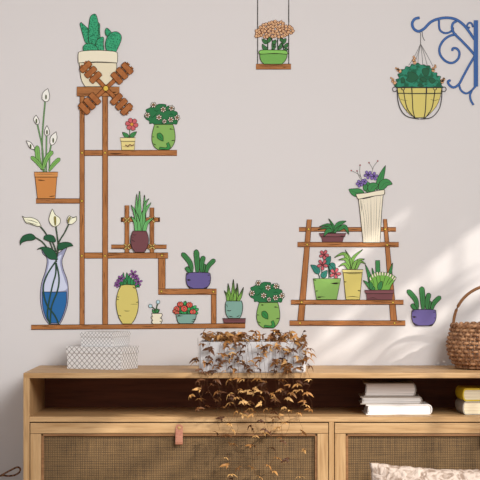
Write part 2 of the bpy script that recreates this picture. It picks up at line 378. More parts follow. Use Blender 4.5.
# ---- flowering bush in a green vase (two of them)
BUSH = mat('bush_green', (38, 116, 66)); APPLE = mat('apple_green_print', (136, 180, 92)); DAISYC = mat('daisy_centre', (160, 110, 70)); BUSHD = mat('ink_bush', (18, 66, 38), .7, .1)
def bush(x, y, label, k=1.0):
    t = sticker('bush_vase_sticker', label, 'plant sticker', x, y, 'green vases of white-flowered bush')
    F(x-336/7.0588, y-366/7.0588, 7.0588)
    part(t, 'foliage', BUSH, 2, [P('216,150 200,125 215,100 212,82 240,68 262,48 285,52 305,42 352,46 352,62 372,54 395,58 412,72 410,90 432,100 436,130 450,142 436,162 428,184 405,182 385,192 340,196 310,190 280,192 260,178 238,180 236,162')], .7,
         [(P('240,130 265,132 295,95'), .8), (P('265,80 285,92 305,84'), .8), (P('370,120 390,112 410,124'), .8), (P('310,170 325,178 340,182'), .8), (P('350,90 372,86 390,92'), .7)], inkm=BUSHD)
    pot = part(t, 'vase', APPLE, 3, [P('272,186! 402,186! 412,220 418,270 414,310 396,345 372,366! 300,366! 272,345 256,310 254,265 262,222')], .8,
         [(P('284,196 300,204 282,206'), 1.1), (P('395,214 380,218 410,222'), 1.1), (P('256,272 262,274 272,274'), 1.3), (P('416,300 404,298 390,302'), 1.3), (P('262,320 274,328 284,330'), 1.3)])
    part(t, 'leaf_motif', mat('motif_green', (52, 140, 66)), 3.8, [P('290,252! 312,246 332,268 334,304! 312,296 292,280')], .7, [(P('296,256 314,276 332,302'), .5)], parent=pot)
    part(t, 'leaf_motif', mat('motif_green', (52, 140, 66)), 3.8, [P('304,360! 312,346 350,350 362,338 356,322 372,312! 382,335 384,352 374,365!')], .6, parent=pot)
    for i, s in enumerate(('266,48', '334,80', '392,70', '222,120', '304,136', '388,152', '432,138', '342,164')):
        flower(t, s, 21 if i < 7 else 16, 6, 12, mat('daisy_white', (236, 226, 206)), DAISYC, 3.6, .4*i, .34, .62)
    return t
bush(163.6, 150, 'wall sticker of white-flowered bush in round green vase on upper right shelf of windmill stand')
bush(268.3, 328, 'wall sticker of white-flowered bush in round green vase standing alone between the two shelves')

# ---- lashed trellis and its spiky plant
t = sticker('trellis_sticker', 'wall sticker of brown lashed stick trellis on middle shelf behind maroon pot', 'trellis sticker', 139.5, 252.5)
plank(t, 'rail', 121, 217.6, 160, 221.6, 3, n=3); plank(t, 'rail', 111.5, 244.8, 166.6, 248.6, 3, n=4)
plank(t, 'upright', 125, 205.3, 129.1, 252.5, 3.8, False, n=4); plank(t, 'upright', 150.1, 207.6, 154, 252.5, 3.8, False, n=4)
for x, y in ((127.2, 220), (152, 219.7), (127.2, 246.6), (152.2, 246.6)):
    part(t, 'lashing', mat('rope_yellow', (238, 210, 120)), 4.8, [spine([(x-2.9, y-2.7), (x, y), (x+2.9, y+2.7)], 'stem', 1), spine([(x-2.9, y+2.7), (x, y), (x+2.9, y-2.7)], 'stem', 1)], .45)
for x0, x1, y in ((121, 123, 217.6), (158, 160, 217.6)):
    part(t, 'rail_end', BRN, 4, [rect(x0+.3, y+.2, x1-.3, y+3.8)], 0)
MINT = mat('leaf_mint', (112, 190, 110)); MAR = mat('pot_maroon_print', (118, 70, 74))
t = sticker('spiky_plant_sticker', 'wall sticker of mint green spiky leaves in round maroon pot before trellis', 'plant sticker', 139.8, 252.6)
F(108, 186, 6.486)
for i, (s, w_) in enumerate((('210,300 205,200 206,32', 34), ('196,295 186,180 188,52', 26), ('226,295 236,190 238,58', 26), ('220,296 232,180 280,108', 34), ('192,300 185,200 152,124', 30), ('228,290 240,130 266,82', 18), ('186,296 180,240 150,195', 26), ('236,296 252,240 300,206', 26), ('206,300 200,240 176,150', 22))):
    leafpart(t, 'leaf', MINT, 5+.25*i, s, 'blade', w_)
part(t, 'pot', MAR, 8, [P('162,292! 250,292! 262,330 264,365 252,405 236,430! 178,430! 156,400 149,360 152,325')], .8, [(P('158,312 172,318 186,314'), .9), (P('152,345 166,356 178,360'), 1.0), (P('156,330 162,334 168,336'), .7)])

# ---- violet bunch in a tall yellow vase
VIO = mat('petal_violet', (146, 88, 158)); KHA = mat('vase_khaki_print', (216, 200, 112)); EM = mat('leaf_emerald', (48, 140, 80))
t = sticker('violet_vase_sticker', 'wall sticker of purple star flowers in tall oval yellow vase on bottom shelf', 'plant sticker', 127.5, 324.5)
F(110, 264, 7.2727)
for s in ('90,165 80,130 60,100', '100,160 95,110 98,62', '120,160 125,110 122,62', '140,160 140,120 140,80', '165,165 180,120 195,80', '185,170 200,155 214,170', '75,165 65,150 45,140', '110,160 112,130 108,100', '155,160 160,130 150,100', '95,165 110,150 105,120'):
    leafpart(t, 'leaf', EM, 1.5, s, 'leaf', 24, rib=False)
for i, (s, r) in enumerate((('82,104', 27), ('168,72', 32), ('206,130', 32), ('52,150', 23), ('188,92', 20), ('64,122', 16))):
    flower(t, s, r, 5, 15, VIO, mat('violet_centre', (86, 44, 96)), 2.6+.2*i, .5*i, .2, .4)
part(t, 'vase', KHA, 4.2, [P('80,156! 120,150 180,154! 198,210 208,280 202,340 184,395 158,435! 92,435! 66,390 50,330 46,270 58,205')], .8,
     [(P('50,236 60,240 70,238'), 1.1), (P('48,256 58,258 66,260'), 1.1), (P('150,293 175,292 204,294'), .5), (P('190,280 200,278 206,274'), 1.2), (P('102,338 122,342 146,341'), .9), (P('62,372 74,376 84,380'), 1.1), (P('165,164 176,172 184,180'), 1.2)])

# ---- tiny white pot with blue buds
t = sticker('bud_pot_sticker', 'wall sticker of tiny white pot with two pale blue buds on bottom shelf', 'plant sticker', 156.7, 323.9)
F(150, 290, 8.889)
part(t, 'stem', mat('stem_dark_green', (60, 110, 66)), 1, [spine(P('45,205 40,170 8,144'), 'stem', .9)], .5)
part(t, 'stem', mat('stem_dark_green', (60, 110, 66)), 1, [spine(P('52,205 60,150 70,116'), 'stem', .9)], .5)
for s in ('44,205 30,190 22,170', '48,205 55,185 50,165', '60,205 72,190 86,172', '56,205 66,185 72,166'):
    leafpart(t, 'leaf', GM, 2, s, 'leaf', 20, rib=False)
for x, y in ((4, 142), (72, 106)):
    part(t, 'bud', mat('bud_blue', (180, 214, 220)), 3, [circ(150+x/8.889, 290+y/8.889, 1.9, 10)], .6)
part(t, 'pot', CREAM, 3, [P('14,208! 104,208! 110,225 98,245 110,268 98,296 90,302! 28,302! 14,285 22,265 10,245 20,228')], .8, [(P('14,232 22,240 30,238'), 1), (P('108,246 96,250 88,246'), 1.2), (P('14,268 22,274 32,272'), 1), (P('104,278 94,280 84,278'), 1)])

# ---- red roses in a sage bowl
RED = mat('petal_red', (222, 92, 78)); SAGE = mat('sage_print', (130, 172, 158))
t = sticker('rose_bowl_sticker', 'wall sticker of red roses in low sage green bowl under step shelf', 'plant sticker', 186.5, 323.6)
for s in ('270,200 290,200 300,215', '312,130 314,110 318,98', '385,165 400,150 412,140', '400,180 420,172 432,166', '350,185 345,165 352,150', '395,205 415,205 428,206', '320,210 310,200 300,195', '340,210 345,200 335,190', '275,215 265,205 275,195', '300,130 308,118 304,108'):
    leafpart(t, 'leaf', mat('leaf_bright_green', (60, 176, 98)), 2, s, 'leaf', 26, rib=False)
part(t, 'foliage', EM, 1, [P('230,214! 250,150 310,120 380,140 410,214!')], .5)
for i, (x, y, r, ry) in enumerate(((238, 170, 26, 26), (222, 188, 20, 18), (270, 126, 27, 22), (352, 132, 27, 24), (304, 166, 29, 27), (382, 194, 28, 22), (240, 202, 22, 16))):
    cx, cy = 150+x/8.889, 290+y/8.889
    n = 8; pts = [(cx+(r+(2 if k % 2 else -2))/8.889*math.cos(k*math.pi/n), cy+(ry+(2 if k % 2 else -2))/8.889*math.sin(k*math.pi/n), False) for k in range(2*n)]
    fl = part(t, 'flower', RED, 3+.2*i, [pts], .6, [([(cx-1.3, cy-.6, 0), (cx, cy-1.6, 0), (cx+1.4, cy-.4, 0)], .5), ([(cx-1.2, cy+.8, 0), (cx+.1, cy+1.6, 0), (cx+1.3, cy+.7, 0)], .5)])
    part(t, 'flower_centre', mat('rose_centre', (236, 150, 110)), 3.8+.2*i, [circ(cx, cy, .8, 8)], .4, parent=fl)
part(t, 'bowl', SAGE, 5, [P('232,214! 412,214! 408,250 392,282 378,298! 262,298! 245,275')], .8, [(P('240,240 256,232 296,228'), .8), (P('240,222 262,228 280,232'), 1.2), (P('408,252 396,262 372,266'), 1.2), (P('400,274 385,280 366,282'), 1)])

# ---- purple pot with paddle leaves (two of them)
PUR = mat('pot_purple_print', (104, 92, 148)); PAD = mat('leaf_paddle_green', (58, 128, 68))
def paddle_plant(x, y, label):
    t = sticker('purple_pot_sticker', label, 'plant sticker', x, y, 'purple pots of paddle leaves')
    F(x-193/9.6, y-438/9.6, 9.6)
    for i, (s, w_) in enumerate((('128,285 112,190 34,96', 46), ('184,290 180,180 170,64', 50), ('238,285 242,240 250,200', 34), ('222,285 224,200 244,126', 44), ('266,290 290,220 352,158', 42), ('118,282 96,262 76,230', 38))):
        leafpart(t, 'leaf', PAD, 2+.3*i, s, 'paddle', w_, .7, rib=i != 5)
    part(t, 'pot', PUR, 5, [P('80,290! 120,284 200,282 290,286 306,296! 310,340 302,390 270,438! 112,438! 84,400 74,350 76,310')], .8,
         [(P('82,352 100,352 122,358'), 1.5), (P('84,360 98,360 110,360'), 1.2), (P('80,304 90,298 100,296'), 1.2), (P('304,306 292,308 280,308'), 1), (P('92,410 112,424 140,432'), 1.2), (P('240,434 268,428 290,412'), 1.3), (P('302,362 296,364 288,364'), .9)])
    return t
paddle_plant(198.5, 288.6, 'wall sticker of paddle-leaved plant in purple pot on the step of windmill shelf')
paddle_plant(424, 325.6, 'wall sticker of paddle-leaved plant in purple pot right of the ladder shelf')

# ---- grass in a sage pot on a maroon saucer
t = sticker('saucer_plant_sticker', 'wall sticker of thin grass in sage green pot on flat maroon saucer', 'plant sticker', 234, 323.4)
F(176, 240, 5.3333)
for i, (s, w_) in enumerate((('300,325 305,280 306,210', 22), ('286,325 282,280 278,232', 20), ('322,325 328,280 326,230', 14), ('278,325 275,300 258,270', 18), ('330,325 345,295 360,252', 18), ('312,325 316,290 322,255', 18))):
    leafpart(t, 'leaf', mat('leaf_grass', (128, 180, 78)), 2+.25*i, s, 'blade', w_, .7, ext=[(spine([P(s)[1], tuple((P(s)[1][k]+P(s)[2][k])/2 for k in (0, 1)), P(s)[2]], 'leaf', 1.0), mat('leaf_grass_dark', (74, 104, 62))) ])  # darker printed streak along each blade
part(t, 'pot', SAGE, 4, [P('268,325! 350,325! 356,350 352,390 340,417! 280,417! 266,392 263,350')], .9, [(P('266,340 272,350 275,360'), .8), (P('270,374 284,378 296,374'), 1.2), (P('278,404 292,408 306,410'), 1.1), (P('340,400 332,406 322,410'), 1)])
part(t, 'saucer', MAR, 4.5, [P('248,418! 372,418! 370,442! 256,442!')], .8, [(P('250,426 310,427 370,426'), .5)])

# ---- ladder shelf
t = ls = sticker('ladder_shelf_sticker', 'brown A-shaped ladder shelf wall sticker with three planks and a top bar', 'shelf sticker', 347, 325.5)
plank(t, 'top_bar', 299, 227.3, 396, 231.5, 1, n=5)
part(t, 'leg', SWZ, 2, [[(307, 219.5), (311.7, 219.5), (304, 321), (297.6, 321)]], .7, inkm=BRN)
part(t, 'leg', SWZ, 2, [[(383.2, 219), (386.7, 219), (397, 321), (390.6, 321)]], .7, inkm=BRN)
plank(t, 'plank', 297.5, 242.2, 398.7, 246.8, 3, n=6)
plank(t, 'plank', 291, 300, 403.5, 304.4, 3, n=6)
plank(t, 'plank', 289.6, 320.6, 405.3, 325.5, 3, n=6)
for x, y in ((308.6, 229.2), (385.3, 229.2), (307.2, 244.6), (387.2, 244.8), (301.7, 302.2), (393, 302.4), (300, 323), (394.6, 323)): bolt(ls, x, y, 4)

# ---- spider plant in a maroon trough
FG = mat('leaf_fern_green', (56, 136, 72)); 
t = sticker('trough_plant_sticker', 'wall sticker of spreading green leaves in small maroon trough on top plank of ladder shelf', 'plant sticker', 332.5, 242.3)
F(306, 214, 9.6)
part(t, 'pot', MAR, 3.5, [P('138,188! 372,188! 350,270! 158,270!')], .7)
part(t, 'pot_rim', mat('pot_maroon_rim', (128, 78, 82)), 4, [P('124,186! 384,186! 374,218! 140,218!')], .7, [(P('320,210 345,212 372,210'), .9)])
for i, (s, w_) in enumerate((('264,185 262,120 218,44', 30), ('275,178 310,100 386,68', 44), ('250,178 220,105 128,120', 32), ('300,165 370,120 412,196', 40), ('245,175 200,130 116,150', 28), ('250,172 210,160 170,216', 40), ('272,180 300,140 330,110', 24))):
    leafpart(t, 'leaf', FG, 4.6+.25*i, s, 'blade' if i not in (1, 3, 5) else 'leaf', w_)

# ---- purple flowers in a tall fluted vase
LAV = mat('petal_lavender', (136, 112, 182)); FL = mat('fluted_cream_print', (238, 228, 204))
t = sticker('fluted_vase_sticker', 'wall sticker of lavender flowers in tall fluted cream vase on ladder shelf', 'plant sticker', 371.5, 242.3)
F(344, 156, 5.2174)
for s in ('100,135 80,100 38,76', '95,130 80,110 68,78', '92,120 82,85 84,48', '145,85 148,65 130,35', '146,82 155,55 176,26', '190,165 196,140 206,112'):
    part(t, 'stem', mat('stem_grey', (112, 110, 100)), 1, [spine(P(s), 'stem', .5)], 0)
for s in ('38,76', '68,78', '84,48', '130,35', '176,26', '206,112'):
    q0 = P(s)[0]; part(t, 'bud', mat('bud_rose', (190, 96, 100)), 1.6, [circ(q0[0], q0[1], .75, 8)], .3)
for s, w_, pr in (('104,190 60,190 26,174', 44, 'leaf'), ('120,190 125,160 110,128', 40, 'leaf'), ('170,178 190,120 216,50', 32, 'leaf'), ('185,178 215,140 252,146', 44, 'leaf'), ('135,188 150,160 180,150', 44, 'leaf'), ('108,182 112,160 106,140', 24, 'leaf')):
    leafpart(t, 'leaf', GM, 2.2, s, pr, w_)
for i, (s, r) in enumerate((('126,98', 23), ('156,106', 23), ('82,144', 20), ('106,134', 16))):
    flower(t, s, r, 5, 15, LAV, mat('lavender_centre', (64, 50, 110)), 3+.2*i, .4+.7*i, .2, .5)
v = part(t, 'vase', FL, 4.4, [P('74,215! 110,222 205,195! 196,300 188,452! 100,452! 86,320')], .8, [(P('90,225 105,330 112,450'), 0.42), (P('100,225 118,330 124,450'), 0.30), (P('120,225 128,330 132,450'), 0.27), (P('140,222 141,330 142,450'), 0.60), (P('158,216 156,330 154,450'), 0.27), (P('170,212 168,330 164,450'), 0.42), (P('192,205 182,330 174,450'), 0.42), (P('84,222 90,260 92,290'), 0.72)])
part(t, 'vase_rim', CREAM, 5.2, [P('64,206! 66,198 120,192 180,180 212,176! 212,192 205,202 150,210 100,220 74,224')], .8)

# ---- pink flowers in a green pot
ROSE = mat('petal_rose', (198, 96, 104)); TEAL = mat('leaf_teal', (46, 128, 112))
t = sticker('pink_flower_sticker', 'wall sticker of three pink blooms in bright green pot on ladder shelf', 'plant sticker', 327, 300)
F(304, 244, 8)
for s in ('126,275 115,240 95,210', '150,270 142,230 148,190', '200,270 195,190 180,110', '212,268 205,200 205,160'):
    part(t, 'stem', DG2, 1, [spine(P(s), 'stem', .8)], .4)
for s, w_ in (('118,240 95,200 54,168', 52), ('165,170 185,140 212,98', 56), ('150,272 160,245 186,210', 48), ('250,215 225,190 205,158', 50), ('206,160 235,170 240,200', 34)):
    leafpart(t, 'leaf', TEAL, 2, s, 'leaf', w_)
for i, (s, r, ro) in enumerate((('160,85', 40, .2), ('148,165', 45, .3), ('250,235', 46, .1))):
    flower(t, s, r, 5, 26, ROSE, mat('rose_dark_centre', (130, 40, 60)), 3+.3*i, ro, .14, .6)
part(t, 'pot', APPLE, 4.5, [P('74,276! 294,276! 262,444! 100,444!')], .8, [(P('76,284 86,288 98,290'), 1.4), (P('282,310 250,312 212,316'), 1.4), (P('284,318 255,318 225,318'), 1.2), (P('94,376 102,376 112,374'), 1.5), (P('102,424 130,422 172,424'), 1.0), (P('102,432 120,428 140,428'), 1)])

# ---- spider plant in a yellow pot
t = sticker('yellow_pot_sticker', 'wall sticker of arching spider plant in tall yellow pot at centre of ladder shelf', 'plant sticker', 352.5, 300)
F(332, 244, 7.0588)
for i, (s, w_) in enumerate((('138,178 150,100 218,38', 24), ('130,178 135,120 92,40', 16), ('128,178 90,70 16,96', 24), ('124,178 100,110 46,112', 22), ('160,178 180,120 230,106', 24), ('120,178 90,140 48,158', 20), ('168,178 200,125 238,142', 18), ('146,178 165,130 180,110', 22))):
    leafpart(t, 'leaf', mat('leaf_spider_green', (128, 180, 84)), 2+.25*i, s, 'blade', w_*1.1)
part(t, 'pot', mat('vase_khaki_print', (216, 200, 112)), 4.6, [P('78,196! 214,196! 196,392! 98,392!')], .8, [(P('86,262 92,268 102,266'), 1.4), (P('204,330 192,330 180,326'), 1.4), (P('98,376 145,370 194,378'), .8), (P('82,205 150,210 210,206'), .7)])
part(t, 'pot_rim', mat('pot_khaki_rim', (222, 208, 130)), 5.3, [P('70,180! 220,180! 216,202! 78,202!')], .8)

# ---- fan succulent in a maroon pot
t = sticker('fan_plant_sticker', 'wall sticker of fan-shaped spiky green plant in maroon pot at right of ladder shelf', 'plant sticker', 379.5, 300)
for i, (s, w_) in enumerate((('330,320 325,220 322,116', 40), ('285,320 265,230 236,146', 34), ('390,290 408,210 428,134', 32), ('305,280 295,220 282,168', 22))):
    leafpart(t, 'leaf', GM, 3.2+.1*i, s, 'stem' if i == 0 else 'blade', w_*(.75 if i == 0 else 1))
fan = part(t, 'fan_leaf', mat('leaf_fan_green', (120, 182, 76)), 4.0, [P('280,326! 262,240! 275,222 300,205 340,200 380,203 415,210 454,236! 440,262 420,290 405,326!')], .7,
     [(P('300,300 290,260 275,232'), .6), (P('325,300 315,250 305,215'), .8), (P('340,300 340,250 335,210'), .7), (P('355,300 370,250 380,212'), .7), (P('375,300 395,260 415,222'), .7), (P('395,290 415,265 440,240'), .8)])
for s in ('268,236 274,255', '283,214 290,236', '300,206 308,230', '318,198 324,222', '338,198 338,222', '358,196 356,220', '378,202 374,222', '398,204 392,226', '416,212 408,234', '434,222 424,244', '448,236 434,254'):
    part(t, 'tooth', CREAM, 4.4, [spine(P(s), 'stem', 1.5)], .35, parent=fan)
leafpart(t, 'leaf', GM, 5, '296,326 265,295 222,256', 'blade', 36)
leafpart(t, 'leaf', GM, 5, '334,326 340,290 354,262', 'leaf', 34)
leafpart(t, 'leaf', GM, 5, '272,322 278,290 262,262', 'leaf', 24)
part(t, 'pot', MAR, 6.2, [P('242,345! 430,345! 424,394! 246,394!')], .7, [(P('250,385 290,380 320,386'), .9)])
part(t, 'pot_rim', mat('pot_maroon_rim', (128, 78, 82)), 6.6, [P('228,326! 440,324! 432,350! 238,350!')], .7)

# ---- hanging board with the orange blossoms
t = sticker('swing_shelf_sticker', 'wall sticker of brown swing board hung on two dark grey ropes at top centre', 'swing sticker', 273.5, 69.4)
ROPE = mat('rope_grey', (120, 116, 112), .7, .1, (60, 58, 56), 300)
for x in (257.6, 288.7): part(t, 'rope', ROPE, 1, [rect(x-.42, -45, x+.42, 66)], .2)
plank(t, 'board', 256, 64, 291, 69.3, 2, n=5)
ORG = mat('petal_peach', (246, 202, 154))
t = sticker('blossom_bowl_sticker', 'wall sticker of peach blossom heads in wide green bowl on hanging swing board', 'plant sticker', 273, 64)
F(250, 14, 8)
for s in ('140,290 142,240 138,190', '175,290 180,230 170,190', '185,290 200,250 210,215', '225,290 220,230 225,180', '270,290 262,240 260,190'):
    part(t, 'stem', DG2, 1, [spine(P(s), 'stem', .9)], .4)
for s, w_ in (('140,235 118,220 96,200', 32), ('140,285 115,270 98,240', 32), ('140,230 155,205 152,180', 28), ('176,240 195,225 208,206', 30), ('190,290 186,260 176,235', 26), ('228,280 245,260 250,230', 28), ('262,240 275,215 290,196', 30), ('262,225 250,205 246,192', 24), ('275,270 292,252 302,232', 28), ('275,290 290,285 306,282', 22), ('205,270 195,255 185,262', 20)):
    leafpart(t, 'leaf', mat('leaf_forest', (60, 122, 66)), 2, s, 'leaf', w_)
rb = random.Random(9); spots = []
for _ in range(4000):
    x, y = rb.uniform(48, 348), rb.uniform(56, 188)
    lo = 56+((x-205)/150)**2*75; hi = 186-max(0, (x-230)/120)*30 - (max(0, 80-x)*.2)
    if y < lo or y > hi: continue
    if any((x-a)**2+(y-b)**2 < 19**2 for a, b in spots): continue
    spots.append((x, y))
ORGC = mat('blossom_centre', (150, 74, 40)); INKO = mat('ink_orange', (120, 66, 34), .7, .1)
for i, (x, y) in enumerate(sorted(spots, key=lambda q: q[1])[:98]):
    cx, cy = 250+x/8, 14+y/8; r = 1.5
    part(t, 'blossom', ORG, 3+.1*(i % 20), [[(cx+r*(1+.14*math.cos(5*a+i))*math.cos(a), cy+r*(1+.14*math.cos(5*a+i))*math.sin(a)) for a in [2*math.pi*k/20 for k in range(20)]]], .75, extra=[(circ(cx, cy, .5, 8), ORGC)], inkm=INKO)
part(t, 'bowl', mat('bowl_green_print', (116, 174, 82)), 5, [P('78,318! 298,318! 294,350 278,380 255,402! 112,402! 90,378 80,350')], .8)
part(t, 'bowl_rim', mat('bowl_green_rim', (134, 196, 92)), 5.8, [P('74,300 90,290 140,288 260,290 292,296 300,308 296,322 200,316 90,322 74,314')], .8)

# ---- blue scroll bracket
BLUE = mat('iron_blue_print', (52, 100, 166), .5); INKB = mat('ink_blue', (28, 52, 100), .7, .1)
t = sticker('scroll_bracket_sticker', 'wall sticker of blue scrolled iron bracket at upper right edge', 'bracket sticker', 475, 104)
F(408, 8, 4.706)
part(t, 'wall_plate', BLUE, 3, [P('310,58! 329,58! 329,370! 310,370!')], .5, [(P('320,60 320,368'), .6)], inkm=INKB)
def scroll(s, w0, layer, name='scroll'):
    part(t, name, BLUE, layer, [spine(P(s), 'stem', w0/4.706)], .5, inkm=INKB)
scroll('54,46 32,52 20,72 26,96 48,110 75,98 105,68 140,52 185,46 225,54 258,76 285,108 312,148', 11, 2, 'main_arm')
scroll('146,58 146,85 152,106 172,118 196,114 212,98 204,88', 8, 1.5)
scroll('305,90 300,74 288,70 278,82 282,96 290,90', 7, 1.5)
scroll('228,62 212,72 207,95 218,120 250,152 285,188 314,222', 10, 2.4)
scroll('228,124 195,132 165,155 148,190 154,225 180,252 210,258 235,240 242,212 230,192 212,190 208,202', 9.5, 1.5)
scroll('314,226 285,275 258,325 240,358 215,374 194,362 188,346 200,340', 9.5, 2.2)
scroll('240,362 250,388 272,402 295,392 318,368', 8, 1.5)
scroll('300,390 292,410 296,435 308,456', 8, 2.6)

# ---- hanging wire basket
IRON = mat('wire_dark_print', (42, 40, 40), .6)
t = sticker('hanging_basket_sticker', 'wall sticker of leafy plant in yellow lined wire basket hanging from blue bracket', 'plant sticker', 419.5, 118.5)
F(388, 36, 5.5862)
for s in ('182,44 150,110 115,165', '182,44 160,120 140,185', '182,44 170,110 165,185', '182,44 190,110 196,185', '182,44 205,110 225,190', '182,44 220,110 250,168'):
    part(t, 'hanger_wire', mat('wire_grey_print', (120, 116, 114), .6), 1, [spine(P(s), 'stem', .5)], 0)
part(t, 'hanger_hook', IRON, 2, [spine(P('182,46 182,20 182,-10 178,-20 190,-24 192,-5 198,15 206,26'), 'stem', .55)], 0)
HBG = mat('basket_foliage', (44, 138, 108), .6, .2, (26, 96, 66), 60, .5)
part(t, 'foliage', HBG, 2, [P('40,286! 34,268 52,262 44,244 62,236 54,214 74,206 72,188 92,186 100,170 122,172 132,156 150,162 166,150 184,162 200,160 214,166 232,166 240,182 258,190 256,204 274,206 274,222 294,226 290,244 308,256 298,272 310,288!')], .6)
for s in ('120,200 108,210 115,230 100,245 130,260 150,250 170,235 160,215 145,205', '190,190 205,180 230,190 225,215 210,225 195,212', '230,240 250,235 265,250 250,265 235,258', '70,240 85,232 95,250 80,262', '165,280 180,268 200,280', '180,240 195,232 215,245 200,258'):
    part(t, 'leaf_cluster', mat('basket_leaf_deep', (26, 92, 60)), 2.8, [P(s)], .4)
for i, s in enumerate(('146,148 146,120', '64,196 50,182', '34,262 22,238', '250,192 264,168', '300,256 312,240')):
    p = P(s); dx, dy = p[1][0]-p[0][0], p[1][1]-p[0][1]
    part(t, 'flower_spike', mat('spike_peach', (226, 172, 124)), 3.4, [circ(p[0][0]+dx*k+(-1) ** j*.5, p[0][1]+dy*k, 1.7-.25*j, 9) for j, k in enumerate((0, .4, .8, 1.15))], .35)
ln = part(t, 'liner', KHA, 3.4, [P('52,290! 300,290! 290,345 268,395 228,440 205,456! 155,456! 122,438 86,395 62,345')], .6, [(P('64,352 85,358 110,362'), .6), (P('235,352 260,360 290,352'), .6), (P('100,400 104,415 104,430'), .5)])
for s in ('52,290 54,350 70,410 108,450 175,464', '86,300 94,350 110,410 150,460', '132,290 136,350 140,420 152,462', '214,290 212,350 208,420 200,462', '262,300 256,350 242,410 205,462', '301,290 299,350 284,410 242,455 180,464', '134,320 134,305 132,282', '216,320 216,305 216,282'):
    part(t, 'cage_wire', IRON, 4.6, [spine(P(s), 'stem', .85)], 0)
part(t, 'cage_ring', IRON, 5, [spine(P('50,288 175,287 302,288'), 'stem', .6), spine(P('50,320 175,322 300,320'), 'stem', .9)], 0)
for x, y, r in ((38, 298, 13), (312, 298, 13), (84, 293, 9), (262, 293, 9)):
    c = circ(388+x/5.5862, 36+y/5.5862, 1, 17)
    A = [(388+x/5.5862+(a-388-x/5.5862)*(r+2)/5.5862, 36+y/5.5862+(b-36-y/5.5862)*(r+2)/5.5862) for a, b in c]; B = [(388+x/5.5862+(a-388-x/5.5862)*(r-2)/5.5862, 36+y/5.5862+(b-36-y/5.5862)*(r-2)/5.5862) for a, b in c]
    part(t, 'cage_loop', IRON, 5.4, [Strip(A+A[:1], B+B[:1])], 0)

# ---------------------------------------------------------------- the sideboard
FS = 350.0; FY = -.40
def fx(px): return CX+(px-335)/FS
def fz(py): return CZ-(py-225)/FS
OAKX = wood('oak', (204, 167, 120), (178, 138, 92), 'x', .5, 1.0)
OAKZ = wood('oak_upright', (204, 167, 120), (178, 138, 92), 'z', .5, 1.0)
OAKD = wood('oak_shadowed_back', (128, 72, 42), (102, 54, 30), 'x', .6, 1.0)  # oak darkened so the cubby back carries shade in its colour
def rattan_mat():
    m = bpy.data.materials.new('rattan_weave'); m.use_nodes = True; nt = m.node_tree; b = nt.nodes['Principled BSDF']; L = nt.links.new
    tc = nt.nodes.new('ShaderNodeTexCoord')
    def wave(direc, sc):
        wv = nt.nodes.new('ShaderNodeTexWave'); wv.wave_type = 'BANDS'; wv.bands_direction = direc; wv.inputs['Scale'].default_value = sc; wv.inputs['Distortion'].default_value = .6; wv.inputs['Detail'].default_value = 1; wv.inputs['Detail Scale'].default_value = 1.5
        L(tc.outputs['Object'], wv.inputs['Vector']); return wv
    a = wave('X', 62); c = wave('Z', 62)
    def stretch(s):
        mp = nt.nodes.new('ShaderNodeMapping'); mp.inputs['Scale'].default_value = s; n = nt.nodes.new('ShaderNodeTexNoise'); n.inputs['Scale'].default_value = 1; n.inputs['Detail'].default_value = 3
        L(tc.outputs['Object'], mp.inputs['Vector']); L(mp.outputs[0], n.inputs['Vector']); return n
    n1 = stretch((260, 5, 12)); n2 = stretch((12, 5, 260))
    def math_(op, x, y):
        k = nt.nodes.new('ShaderNodeMath'); k.operation = op
        for i, v in enumerate((x, y)):
            if hasattr(v, 'links'): L(v, k.inputs[i])
            else: k.inputs[i].default_value = v
        return k.outputs[0]
    h = math_('MULTIPLY', a.outputs['Fac'], c.outputs['Fac'])
    col = math_('ADD', math_('MULTIPLY', h, .5), math_('MULTIPLY', math_('ADD', n1.outputs['Fac'], n2.outputs['Fac']), .42))
    rp = nt.nodes.new('ShaderNodeValToRGB'); e = rp.color_ramp.elements
    e[0].position = .3; e[0].color = rgb((56, 38, 18)); e[1].position = .85; e[1].color = rgb((144, 111, 66))
    L(col, rp.inputs['Fac']); L(rp.outputs['Color'], b.inputs['Base Color'])
    bp = nt.nodes.new('ShaderNodeBump'); bp.inputs['Strength'].default_value = .4; bp.inputs['Distance'].default_value = .002; L(h, bp.inputs['Height']); L(bp.outputs[0], b.inputs['Normal'])
    b.inputs['Roughness'].default_value = .7; return m
RAT = rattan_mat()
X0, X1 = fx(23.5), 1.16
XI0 = fx(29.7); XI1 = X1-(XI0-X0)
ZT, ZU, ZS, ZSB = fz(372.9), fz(378.1), fz(416.6), fz(421.8)
ZB = .165
cab = thing('sideboard', 'long oak sideboard with open shelf above two woven rattan doors', 'sideboard', ((X0+X1)/2, FY/2, 0))
cl = cab.location
def cpart(name, m, boxes, parent=None, bev=.0012):
    bm = bmesh.new()
    for b_ in boxes: box(bm, b_[0]-cl.x, b_[1]-cl.x, b_[2]-cl.y, b_[3]-cl.y, b_[4], b_[5], bev)
    return link(name, bm, m, parent or cab)
cpart('top', OAKX, [(X0, X1, FY, -.004, ZU, ZT)])
cpart('side_panel', OAKZ, [(X0, XI0, FY, -.004, ZB, ZU)])
cpart('side_panel', OAKZ, [(XI1, X1, FY, -.004, ZB, ZU)])
cpart('shelf', OAKX, [(XI0, XI1, FY, -.02, ZSB, ZS)])
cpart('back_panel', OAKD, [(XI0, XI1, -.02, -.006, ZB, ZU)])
cpart('bottom_panel', OAKX, [(XI0, XI1, FY, -.02, ZB, ZB+.016)])
cpart('divider', OAKZ, [(fx(328.9), fx(334.1), FY, -.02, ZB+.016, ZSB)])
for x in (X0+.08, X1-.08):
    for y in (FY+.06, -.07):
        bm = bmesh.new(); tube(bm, [(x-cl.x, y-cl.y, 0), (x-cl.x, y-cl.y, ZB)], [.014, .022], 16); link('leg', bm, OAKZ, cab, smooth=False)
